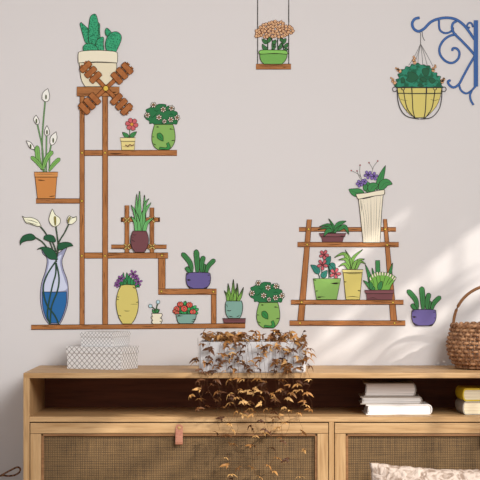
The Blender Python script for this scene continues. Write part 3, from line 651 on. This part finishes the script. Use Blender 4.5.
BEV = wood('oak_bead_shaded', (160, 116, 76), (134, 94, 58), 'x', .5, 1)  # oak colour darkened for the shade on the inward-facing bead
LEA = mat('tan_leather', (184, 124, 98), .4, .4, (168, 106, 82), 40)
BRASS = mat('aged_brass', (190, 150, 90), .35, .6)
def door(xa, xb):
    za, zb = ZB+.018, fz(422.9); st = 10.8/FS; bd = 2.6/FS; yb = FY+.02
    d = cpart('door', OAKX, [(xa, xb, FY, yb, zb-st+.001, zb), (xa, xb, FY, yb, za, za+st)])
    cpart('stile', OAKZ, [(xa, xa+st, FY, yb, za+st, zb-st)], d); cpart('stile', OAKZ, [(xb-st, xb, FY, yb, za+st, zb-st)], d)
    s = st; y0 = FY+.003
    cpart('bead', BEV, [(xa+s, xa+s+bd, y0, yb, za+s, zb-s), (xb-s-bd, xb-s, y0, yb, za+s, zb-s), (xa+s, xb-s, y0, yb, zb-s-bd, zb-s), (xa+s, xb-s, y0, yb, za+s, za+s+bd)], d, .002)
    bm = bmesh.new(); box(bm, xa+s-cl.x, xb-s-cl.x, FY+.011-cl.y, FY+.017-cl.y, za+s, zb-s); link('rattan_panel', bm, RAT, d)
    # leather pull: strap folded over the top edge of the door
    xm = (xa+xb)/2; hw = 3.6/FS; zt = zb-.0035; bm = bmesh.new()
    # riveted leather strap, round at the top, folded back on itself below
    path = [(FY-.0014, zt-hw), (FY-.003, zt-.022), (FY-.0075, zt-.036), (FY-.0095, zt-.05), (FY-.0085, zt-.056), (FY-.006, zt-.0575), (FY-.004, zt-.055), (FY-.003, zt-.045), (FY-.001, zt-.03), (FY-.0005, zt-.02)]
    def strip(path, bm):
        ring = []; th = .0015
        for i, (y, z) in enumerate(path):
            a = path[max(i-1, 0)]; b_ = path[min(i+1, len(path)-1)]; ty, tz = b_[0]-a[0], b_[1]-a[1]; l = math.hypot(ty, tz); ny, nz = -tz/l*th/2, ty/l*th/2
            ring.append([bm.verts.new((xm+sx*hw-cl.x, y+sg*ny-cl.y, z+sg*nz)) for sx, sg in ((-1, 1), (1, 1), (1, -1), (-1, -1))])
        for i in range(len(ring)-1):
            for k in range(4): bm.faces.new((ring[i][k], ring[i][(k+1) % 4], ring[i+1][(k+1) % 4], ring[i+1][k]))
        bm.faces.new(ring[0]); bm.faces.new(ring[-1][::-1])
    strip(path, bm)
    arc = [(xm+hw*math.cos(math.pi*k/14), zt-hw+hw*math.sin(math.pi*k/14)) for k in range(15)]
    fa = [bm.verts.new((x-cl.x, FY-.0022-cl.y, z)) for x, z in arc]; fb = [bm.verts.new((x-cl.x, FY-.0004-cl.y, z)) for x, z in arc]
    bm.faces.new(fa); bm.faces.new(fb[::-1])
    for k in range(15): bm.faces.new((fa[k], fb[k], fb[(k+1) % 15], fa[(k+1) % 15]))
    p = link('pull_tab', bm, LEA, d); p['label'] = 'tan leather pull strap'
    bm = bmesh.new(); bmesh.ops.create_uvsphere(bm, u_segments=14, v_segments=8, radius=.0048, matrix=Matrix.Translation((xm-cl.x, FY-.0022-cl.y, zt-hw)) @ Matrix.Diagonal((1, .45, 1, 1)))
    link('rivet', bm, BRASS, d, smooth=True)['label'] = 'brass rivet of the leather pull'
    return d
door(fx(30.4), fx(328.2)); door(fx(334.8), XI1-.002)

# ---------------------------------------------------------------- patterned boxes
def lattice_mat(name, cell, dark):
    m = bpy.data.materials.new(name); m.use_nodes = True; nt = m.node_tree; b = nt.nodes['Principled BSDF']; L = nt.links.new
    uv = nt.nodes.new('ShaderNodeUVMap'); sx = nt.nodes.new('ShaderNodeSeparateXYZ'); L(uv.outputs[0], sx.inputs[0])
    def M(op, x, y=None, z=None):
        k = nt.nodes.new('ShaderNodeMath'); k.operation = op
        for i, v in enumerate((x, y, z)):
            if v is None: continue
            if hasattr(v, 'links'): L(v, k.inputs[i])
            else: k.inputs[i].default_value = v
        return k.outputs[0]
    u = M('DIVIDE', sx.outputs[0], cell); v = M('DIVIDE', sx.outputs[1], cell)
    a = M('ABSOLUTE', M('SUBTRACT', M('FRACT', M('ADD', u, v)), .5)); c = M('ABSOLUTE', M('SUBTRACT', M('FRACT', M('SUBTRACT', u, v)), .5))
    lines = M('MINIMUM', a, c); knot = M('SUBTRACT', M('SQRT', M('ADD', M('MULTIPLY', a, a), M('MULTIPLY', c, c))), .12)
    best = M('MINIMUM', lines, M('MAXIMUM', knot, 0))
    rp = nt.nodes.new('ShaderNodeValToRGB'); e = rp.color_ramp.elements; e[0].position = .05; e[1].position = .13
    e[0].color = rgb(dark); e[1].color = rgb((232, 229, 226)); L(best, rp.inputs['Fac']); L(rp.outputs['Color'], b.inputs['Base Color']); b.inputs['Roughness'].default_value = .6
    return m
LAT = lattice_mat('grey_lattice_paper', .0165, (156, 149, 144)); LAT2 = lattice_mat('fine_grey_lattice_paper', .0115, (164, 160, 158))
def uvbox(name, x0, x1, y0, y1, z0, z1, parent, m, bev=.0012):
    bm = bmesh.new(); box(bm, x0, x1, y0, y1, z0, z1, bev); bmesh.ops.recalc_face_normals(bm, faces=bm.faces[:])
    ul = bm.loops.layers.uv.new('UVMap')
    for f in bm.faces:
        n = f.normal
        for l in f.loops:
            c = l.vert.co
            l[ul].uv = (c.x, c.z) if abs(n.y) > .7 else ((c.y, c.z) if abs(n.x) > .7 else (c.x, c.y))
    return link(name, bm, m, parent)
def gift_box(label, px, pz0, depth_y, wdt, dep, h, lid, rot, m):
    """px: near corner (right end of the front face)"""
    s = WS*CD/(CD+depth_y); x = CX+(px-335)/s
    t = thing('patterned_box', label, 'box', (x, depth_y, pz0), R(rot))
    uvbox('body', -wdt+.002, -.002, .002, dep-.002, 0, h-.002, t, m); uvbox('lid', -wdt, 0, 0, dep, h-lid, h, t, m)
    return t
ROT = -23
big_y = FY+.175
gift_box('larger white box with grey lattice pattern, under the smaller one', 121.6, ZT, -.255, .184, .109, .066, .02, ROT, LAT)
gift_box('smaller white box with grey lattice pattern stacked on the larger box', 113, ZT+.0662, -.235, .110, .112, .042, .014, ROT, LAT2)

# ---------------------------------------------------------------- planter with the dry trailing plant
def at(px, y): return CX+(px-335)*(CD+y)/(WS*CD)
PY = FY+.075
pl = thing('trailing_planter', 'white rectangular planter of dried golden trailing foliage spilling over sideboard front', 'planter', (at(253, PY), PY, ZT+.0004))
PW, PH, PD = .152, .088, .066
bm = bmesh.new()
wl = .007
def loop_(a, b, z, c=.006):
    return [bm.verts.new((x, y, z)) for x, y in ((-a+c, -b), (a-c, -b), (a, -b+c), (a, b-c), (a-c, b), (-a+c, b), (-a, b-c), (-a, -b+c))]
lo = [loop_(PW-.002, PD-.002, 0), loop_(PW, PD, .003), loop_(PW, PD, PH-.0015), loop_(PW-.0015, PD-.0015, PH), loop_(PW-wl, PD-wl, PH), loop_(PW-wl, PD-wl, .01)]
for a_, b_ in zip(lo, lo[1:]):
    for k in range(8): bm.faces.new((a_[k], a_[(k+1) % 8], b_[(k+1) % 8], b_[k]))
bm.faces.new(lo[0]); bm.faces.new(lo[-1])
link('planter_box', bm, mat('planter_white', (206, 203, 202), .5), pl)
bm = bmesh.new(); box(bm, -PW+.008, PW-.008, -PD+.008, PD-.008, .06, .074); link('soil', bm, mat('soil', (60, 42, 30), .95, .1, (40, 28, 20), 80), pl)
def leaf_mat():
    m = bpy.data.materials.new('dry_leaf'); m.use_nodes = True; nt = m.node_tree; b = nt.nodes['Principled BSDF']; L = nt.links.new
    g = nt.nodes.new('ShaderNodeNewGeometry'); rp = nt.nodes.new('ShaderNodeValToRGB'); e = rp.color_ramp.elements
    e[0].color = rgb((72, 38, 15)); e[1].color = rgb((232, 184, 116)); e.new(.3).color = rgb((108, 64, 28)); e.new(.6).color = rgb((182, 126, 64))
    L(g.outputs['Random Per Island'], rp.inputs['Fac']); L(rp.outputs['Color'], b.inputs['Base Color']); b.inputs['Roughness'].default_value = .55
    tr = nt.nodes.new('ShaderNodeBsdfTranslucent'); L(rp.outputs['Color'], tr.inputs['Color'])
    mx = nt.nodes.new('ShaderNodeMixShader'); mx.inputs[0].default_value = .1; L(b.outputs[0], mx.inputs[1]); L(tr.outputs[0], mx.inputs[2]); L(mx.outputs[0], nt.nodes['Material Output'].inputs['Surface'])
    return m
DRY = leaf_mat(); STEMM = mat('dry_stem', (92, 58, 30), .7)
rp_ = random.Random(21)
def leaf_bm(bm, base, dirv, size, roll):
    """three-lobed, drooping, curled dry leaf"""
    d = dirv.normalized(); up = Vector((0, 0, 1)); s = d.cross(up)
    if s.length < .1: s = Vector((1, 0, 0))
    s.normalize(); n = s.cross(d).normalized()
    Mx = Matrix.Rotation(roll, 3, d); s = Mx @ s; n = Mx @ n
    def lobe(ang, ln, wd):
        c, si = math.cos(ang), math.sin(ang); ax = d*c+s*si; pe = s*c-d*si; row = []
        for t, k in ((0, .12), (.25, .8), (.5, 1), (.75, .62), (1, .06)):
            droop = -n*(t*t*ln*.55)
            ctr = base+ax*(ln*t)+droop
            row.append((bm_v(ctr-pe*wd*k+n*wd*k*.35), bm_v(ctr), bm_v(ctr+pe*wd*k+n*wd*k*.35)))
        for i in range(4):
            for j in (0, 1): bm.faces.new((row[i][j], row[i][j+1], row[i+1][j+1], row[i+1][j]))
    def bm_v(c): return bm.verts.new(c)
    lobe(0, size, size*.21); lobe(2.5, size*.62, size*.17); lobe(-1.25, size*.5, size*.15); lobe(1.0, size*.42, size*.13)
    lim = -PD-.012
    for v in bm.verts:
        if base.y > lim+.002: v.co.z = max(v.co.z, .003)
        else: v.co.y = min(v.co.y, lim)
    bmesh.ops.remove_doubles(bm, verts=bm.verts[:], dist=1e-5)
leaves = []   # (base, dir, size)
stems = []
# mound over the box and foliage against its front
def rim_pt(px, py, y):
    return Vector((at(px, y)-pl.location.x, y-pl.location.y, CZ-(py-225)*(CD+y)/(WS*CD)-ZT))
for k in range(165):
    px = rp_.choice((rp_.gauss(228, 14), rp_.gauss(288, 11), rp_.gauss(240, 18)))
    px = min(max(px, 203), 303); y = PY+rp_.uniform(-.07, .055)
    z = 341+rp_.uniform(-9, 4)
    b0 = rim_pt(px, z, y); leaves.append((b0, Vector((rp_.uniform(-1, 1), rp_.uniform(-1, .3), rp_.uniform(-.4, .5))), rp_.uniform(.017, .028)))
for k in range(110):
    px = rp_.uniform(199, 307) if k % 2 else rp_.choice((rp_.gauss(232, 12), rp_.gauss(290, 9)))
    px = min(max(px, 197), 309); y = PY-.072-rp_.uniform(.008, .03)
    b0 = rim_pt(px, 345+rp_.uniform(-2, 27), y); leaves.append((b0, Vector((rp_.uniform(-1, 1), rp_.uniform(-.9, 0), rp_.uniform(-.5, .4))), rp_.uniform(.014, .024)))
for k in range(8):
    b0 = rim_pt(rp_.choice((rp_.uniform(194, 203), rp_.uniform(303, 311))), rp_.uniform(342, 362), PY+rp_.uniform(-.05, .03)); leaves.append((b0, Vector((-1 if b0.x < 0 else 1, rp_.uniform(-.5, .2), -.2)), rp_.uniform(.02, .028)))
# hanging stems
for k in range(27):
    px = 198+112*(k+.5)/27+rp_.uniform(-3, 3)
    end = (412, 476, 398, 455, 430, 405, 482, 420, 442, 395, 466, 410)[k % 12] if 212 < px < 304 else (394, 404, 412, 400)[k % 4]
    yo = PY-.085-rp_.uniform(.0, .05)
    x0 = px+rp_.uniform(-8, 8)
    a = rim_pt(x0, 343, PY+rp_.uniform(-.04, .02)); a.z = .074; pts = [a, rim_pt(x0, 338, PY-.055), rim_pt((x0+px)/2, 346, yo+.004), rim_pt(px, 372, yo)]
    dx = rp_.uniform(-5, 5)
    n = max(2, int((end-372)/9))
    for j in range(1, n+1):
        f = j/n; pts.append(rim_pt(px+dx*f+rp_.uniform(-4, 4), 372+(end-372)*f, yo-.012*f))
    stems.append(pts)
    for j in range(4, len(pts)):
        if rp_.random() < (.9 if pts[j].z > -.12 else .62):
            leaves.append((pts[j]+Vector((rp_.uniform(-.016, .016), rp_.uniform(-.006, .006), rp_.uniform(-.01, .01))), Vector((rp_.choice((-1, 1))*rp_.uniform(.5, 1), rp_.uniform(-.8, .1), rp_.uniform(-.5, .3))), rp_.uniform(.012, .022)))
for pts in stems:
    q = [(p.x, p.y, p.z) for p in pts]; bm = bmesh.new(); tube(bm, q, .0004, 5); link('stem', bm, STEMM, pl)
leaves.sort(key=lambda l: -l[2])
rest = bmesh.new(); rest_list = leaves[100:]
for i, (b0, dv, sz) in enumerate(leaves):
    roll = rp_.uniform(-1.2, 1.2)
    bm = bmesh.new(); leaf_bm(bm, b0, dv, sz, roll)
    if i < 100: link('leaf', bm, DRY, pl)
    else:
        me = bpy.data.meshes.new('tmp'); bm.to_mesh(me); bm.free(); rest.from_mesh(me); bpy.data.meshes.remove(me)
link('foliage', rest, DRY, pl, kind='stuff')

# ---------------------------------------------------------------- books on the open shelf
def book(label, xa, xb, y0, z0, h, dep, cov, pagec, spine_left, rot, group, ct=.0028):
    """lies flat, tail edge towards the room; spine at one end; xa..xb metres at its front edge"""
    L_ = xb-xa
    t = thing('book', label, 'book', ((xa+xb)/2, y0, z0), R(rot), group)
    sgn = -1 if spine_left else 1
    def sx(v): return v*sgn
    bm = bmesh.new()
    def bxx(a, b, y_0, y_1, z_0, z_1): box(bm, min(sx(a), sx(b)), max(sx(a), sx(b)), y_0, y_1, z_0, z_1, .0006)
    bxx(-L_/2, L_/2-.008, 0, dep, 0, ct); bxx(-L_/2, L_/2-.008, 0, dep, h-ct, h)
    # rounded spine
    prof = []; N = 10
    for k in range(N+1):
        a = -math.pi/2+math.pi*k/N; prof.append((L_/2-.010+.010*math.cos(a), h/2+h/2*math.sin(a)))
    inn = [(L_/2-.010+.0075*math.cos(-math.pi/2+math.pi*k/N), h/2+(h/2-ct)*math.sin(-math.pi/2+math.pi*k/N)) for k in range(N+1)]
    loop = prof+inn[::-1]
    f = [bm.verts.new((sx(a), 0, z)) for a, z in loop]; g = [bm.verts.new((sx(a), dep, z)) for a, z in loop]; n = len(loop)
    for i in range(n): bm.faces.new((f[i], f[(i+1) % n], g[(i+1) % n], g[i]))
    for i in range(N): 
        j = n-1-i
        bm.faces.new((f[i], f[i+1], f[j-1], f[j])); bm.faces.new((g[i], g[i+1], g[j-1], g[j]))
    link('cover', bm, cov, t)
    # page block with concave fore edge
    bm = bmesh.new(); pf = []
    for k in range(N+1):
        a = -math.pi/2+math.pi*k/N; pf.append((L_/2-.0105+.0065*math.cos(a), h/2+(h/2-ct*.9)*math.sin(a)))
    for k in range(N+1):
        a = math.pi/2-math.pi*k/N; pf.append((-L_/2+.004+.006*math.cos(a), h/2+(h/2-ct*.9)*math.sin(a)))
    f = [bm.verts.new((sx(a), .003, z)) for a, z in pf]; g = [bm.verts.new((sx(a), dep-.003, z)) for a, z in pf]; n = len(pf)
    for i in range(n): bm.faces.new((f[i], f[(i+1) % n], g[(i+1) % n], g[i]))
    bm.faces.new(f); bm.faces.new(g[::-1]); bmesh.ops.triangulate(bm, faces=[x for x in bm.faces if len(x.verts) > 4], ngon_method='EAR_CLIP')
    link('pages', bm, pagec, t); return t
def pages_mat(name, c1, c2):
    m = bpy.data.materials.new(name); m.use_nodes = True; nt = m.node_tree; b = nt.nodes['Principled BSDF']
    tc = nt.nodes.new('ShaderNodeTexCoord'); mp = nt.nodes.new('ShaderNodeMapping'); mp.inputs['Scale'].default_value = (4, 4, 900); n = nt.nodes.new('ShaderNodeTexNoise'); n.inputs['Scale'].default_value = 1
    r_ = nt.nodes.new('ShaderNodeValToRGB'); r_.color_ramp.elements[0].color = rgb(c2); r_.color_ramp.elements[1].color = rgb(c1); r_.color_ramp.elements[0].position = .35; r_.color_ramp.elements[1].position = .6
    nt.links.new(tc.outputs['Object'], mp.inputs[0]); nt.links.new(mp.outputs[0], n.inputs['Vector']); nt.links.new(n.outputs['Fac'], r_.inputs[0]); nt.links.new(r_.outputs[0], b.inputs['Base Color']); b.inputs['Roughness'].default_value = .8
    return m
PG = pages_mat('page_edges', (240, 236, 230), (206, 200, 194)); PGC = pages_mat('page_edges_cream', (236, 222, 192), (200, 184, 150))
WC = mat('white_book_cover', (238, 234, 230), .5); GC = mat('grey_book_cover', (168, 160, 148), .6); YC = mat('yellow_book_cover', (214, 186, 44), .5)
BYF = FY+.07
def bx(px, y=BYF): return at(px, y)
GB = 'pale books stacked on the open shelf'
z = ZS+.0004
book('lowest and longest white book in the stack of three on open shelf', bx(366), bx(432.5), BYF, z, .0292, .15, WC, mat('white_pages', (246, 244, 242), .8), False, 4, GB); z += .0294
book('thin white book in the middle of the stack of three on open shelf', bx(360.5), bx(422.5), BYF+.006, z, .0225, .145, mat('white_cover_gap_shaded', (156, 144, 132), .5), pages_mat('page_edges_dull', (226, 220, 214), (188, 182, 176)), False, 1.5, GB); z += .0227  # cover colour darkened for the shadow lines between the stacked books
book('thick grey-paged book on top of the stack of three under the sideboard top', bx(364), bx(416.5), BYF+.012, z, .0385, .14, mat('grey_cover_gap_shaded', (150, 138, 126), .5), pages_mat('page_edges_grey', (226, 216, 208), (192, 182, 174)), False, 1, GB)  # darker cover draws the shadow lines above and below this book
z = ZS+.0004
book('pale grey book beneath the yellow one at right end of open shelf', bx(462.5), bx(528), BYF+.004, z, .0385, .15, GC, PGC, True, 6, GB); z += .0387
book('yellow-covered book lying on a grey book at right end of open shelf', bx(462.5), bx(520), BYF+.008, z, .037, .14, YC, PGC, True, 6, GB, .0042)

# ---------------------------------------------------------------- wicker basket
BY = -.165
bk = thing('wicker_basket', 'round brown woven basket with tall arched handle at right end of sideboard', 'basket', (at(496, BY), BY, ZT))
WICK = mat('wicker', (176, 132, 96), .6, .3, (128, 88, 60), 70)
prof = [(.100, 0), (.113, .006), (.128, .022), (.137, .045), (.141, .065), (.139, .085), (.133, .105), (.129, .122)]
def prad(z):
    for (r0, z0), (r1, z1) in zip(prof, prof[1:]):
        if z0 <= z <= z1: return r0+(r1-r0)*(z-z0)/(z1-z0)
    return prof[-1][0]
bm = bmesh.new(); NS = 60; rows = 10
for k in range(NS):
    a = 2*math.pi*k/NS; tube(bm, [(prad(z)*math.cos(a), prad(z)*math.sin(a), z) for z in [.002+.118*i/9 for i in range(10)]], .0036, 5)
for r_ in range(rows):
    z = .007+.108*r_/(rows-1)
    pts = []
    for i in range(NS*4):
        a = 2*math.pi*i/(NS*4); off = .0036*math.cos(NS/2*a*1.0+math.pi*r_)
        rr = prad(z)+off; pts.append((rr*math.cos(a), rr*math.sin(a), z))
    tube(bm, pts, .0049, 6, closed=True)
link('body', bm, WICK, bk, smooth=True)
bm = bmesh.new(); c0 = bm.verts.new((0, 0, .003)); rg = [bm.verts.new((.1*math.cos(2*math.pi*k/32), .1*math.sin(2*math.pi*k/32), .003)) for k in range(32)]
for k in range(32): bm.faces.new((c0, rg[k], rg[(k+1) % 32]))
link('base', bm, WICK, bk)
bm = bmesh.new()
for ph in (0, math.pi):
    tube(bm, [((.128+.004*math.cos(16*a+ph))*math.cos(a), (.130+.004*math.cos(16*a+ph))*math.sin(a), .126+.004*math.sin(16*a+ph)) for a in [2*math.pi*k/160 for k in range(160)]], .0048, 6, closed=True)
link('rim', bm, WICK, bk, smooth=True)
bm = bmesh.new()
for dyy in (-.004, .004):
    tube(bm, [(-.126*math.cos(math.pi*k/40), dyy, .115+.132*math.sin(math.pi*k/40)**.85) for k in range(41)], .0042, 8)
link('handle', bm, mat('cane_handle', (138, 94, 58), .5), bk, smooth=True)

# ---------------------------------------------------------------- cushion on the floor leaning on the right door
cu = thing('cushion', 'off-white textured cushion leaning against right rattan door at bottom right', 'cushion', (0, 0, 0))
def cushion_mat():
    m = bpy.data.materials.new('tufted_cotton'); m.use_nodes = True; nt = m.node_tree; b = nt.nodes['Principled BSDF']
    tc = nt.nodes.new('ShaderNodeTexCoord'); v = nt.nodes.new('ShaderNodeTexNoise'); v.inputs['Scale'].default_value = 38; v.inputs['Detail'].default_value = 2; v.inputs['Distortion'].default_value = 1.2
    r_ = nt.nodes.new('ShaderNodeValToRGB'); r_.color_ramp.elements[0].color = rgb((150, 128, 112)); r_.color_ramp.elements[1].color = rgb((206, 188, 174)); r_.color_ramp.elements[0].position = .38; r_.color_ramp.elements[1].position = .55
    bp = nt.nodes.new('ShaderNodeBump'); bp.inputs['Strength'].default_value = .8; bp.inputs['Distance'].default_value = .006
    L = nt.links.new; L(tc.outputs['Object'], v.inputs['Vector']); L(v.outputs['Fac'], r_.inputs[0]); L(r_.outputs[0], b.inputs['Base Color']); L(v.outputs['Fac'], bp.inputs['Height']); L(bp.outputs[0], b.inputs['Normal']); b.inputs['Roughness'].default_value = .95
    return m
bm = bmesh.new(); NG = 110; HW = .275; HH = .262; front = {}; back = {}
def edge_(i, j): return i in (0, NG) or j in (0, NG)
for i in range(NG+1):
    for j in range(NG+1):
        u = -1+2*i/NG; v = -1+2*j/NG
        # sides sag inward between the pointed corners
        x = u*HW*(1-.05*(1-v*v)); z = v*HH*(1-.085*(1-u*u))
        th = .065*max((1-u**4)*(1-v**4), 0)**.6
        edge = i in (0, NG) or j in (0, NG)
        if not (i in (0, NG) or j in (0, NG)): th = max(th, .004)
        nz = noise.noise(Vector((x*55, 3, z*55)))*.006+noise.noise(Vector((x*140, 7, z*140)))*.003
        z += nz*.5; x += noise.noise(Vector((x*90, 11, z*90)))*.003
        front[i, j] = bm.verts.new((x, -th-abs(nz)*(0 if edge_(i, j) else 1), z))
        back[i, j] = front[i, j] if edge else bm.verts.new((x, th, z))
for i in range(NG):
    for j in range(NG):
        bm.faces.new((front[i, j], front[i+1, j], front[i+1, j+1], front[i, j+1])); bm.faces.new((back[i, j], back[i, j+1], back[i+1, j+1], back[i+1, j]))
cy_ = FY-.085
cush = link('cover', bm, cushion_mat(), cu, smooth=True)
cu.location = (at(368.5, cy_)+HW+.002, cy_-.03, HH*.97-.009); cush.rotation_euler = (R(-8), R(0), 0)

# ---------------------------------------------------------------- floor basket left of the sideboard, only its rope loop in view
fbx, fby = at(-52, -.2), -.2
fb = thing('floor_basket', 'brown twisted rope loop of a basket standing on floor left of sideboard', 'basket', (fbx, fby, 0))
bm = bmesh.new(); 
for k in range(22):
    z = .01+.018*k; tube(bm, [((.13+.02*math.sin(k/22*3))*math.cos(2*math.pi*i/40), (.13+.02*math.sin(k/22*3))*math.sin(2*math.pi*i/40), z) for i in range(40)], .0105, 6, closed=True)
link('body', bm, WICK, fb, smooth=True)
bm = bmesh.new()
def lp(px, py, y): s = WS*CD/(CD+y); return (CX+(px-335)/s-fbx, y-fby, CZ-(py-225)/s)
loop2 = smooth_open([(a, b, 0) for a, b in ((-14, 484), (0, 476), (10, 470.5), (17, 467.3), (20, 468.6), (19.5, 472), (15, 475), (8, 476), (2, 475.5), (-6, 479), (-15, 487))], 6)
tube(bm, [lp(a, b, -.21) for a, b in loop2], .003, 6)
link('rope_loop', bm, mat('twisted_cord', (150, 110, 82), .8, .1, (84, 56, 38), 160), fb, smooth=True)

# ---------------------------------------------------------------- unseen bamboo outside the window, leaves set out to throw the dappled shade
pt = thing('shade_bamboo', 'tall unseen bamboo clump outside the right window, laid out to shade the room', 'plant', (XR+.34, -1.7, 0))
BAM = mat('bamboo_leaf', (70, 120, 56), .5); CUL = mat('bamboo_culm', (140, 150, 80), .5); rq = random.Random(12)
def culm(y, h, leaves):
    bm = bmesh.new(); tube(bm, [(rq.uniform(-.02, .02), y+1.7, 0), (0, y+1.7, h*.5), (rq.uniform(-.03, .03), y+1.7+rq.uniform(-.05, .05), h)], [.011, .009, .004], 8); c = link('culm', bm, CUL, pt)
    bm = bmesh.new()
    for yy, zz, ln, wd, tilt in leaves:
        a = Vector((rq.uniform(-.06, .06), yy+1.7, zz)); d = Vector((rq.uniform(-.3, .3), 1, tilt)).normalized(); s_ = Vector((d.z*.4, -d.z, d.y)).normalized()
        row = []
        for t_, k in ((0, .1), (.3, 1), (.65, .8), (1, .04)):
            p = a+d*ln*(t_-.5)-Vector((0, 0, .04*ln*(2*t_-1)**2)); row.append((bm.verts.new(p+s_*wd*k/2), bm.verts.new(p-s_*wd*k/2)))
        for u, v in zip(row, row[1:]): bm.faces.new((u[0], v[0], v[1], u[1]))
    link('leaves', bm, BAM, pt, kind='stuff')
for y in (-2.0, -1.8):
    culm(y, 2.45, [(y+rq.uniform(-.12, .12), rq.uniform(1.78, 2.24), rq.uniform(.14, .26), rq.uniform(.026, .042), rq.uniform(-.2, .25)) for _ in range(15)])
for y in (-1.4, -1.25, -1.1, -.95, -.8, -.65, -.5):  # dense high leaves added to keep the sun off the upper wall
    culm(y, 2.7, [(y+rq.uniform(-.1, .1), rq.uniform(2.07, 2.65), rq.uniform(.18, .28), rq.uniform(.035, .055), rq.uniform(-.2, .25)) for _ in range(34)])
for y, z0, z1, n in ((-1.15, 1.84, 2.06, 16), (-.98, 1.8, 2.05, 8), (-.82, 1.7, 1.9, 5), (-1.32, 1.85, 2.15, 9), (-.68, 1.9, 2.2, 8)):
    culm(y, 2.35, [(y+rq.uniform(-.12, .12), rq.uniform(z0, z1), rq.uniform(.16, .28), rq.uniform(.02, .036), rq.uniform(-.2, .2)) for _ in range(n)])
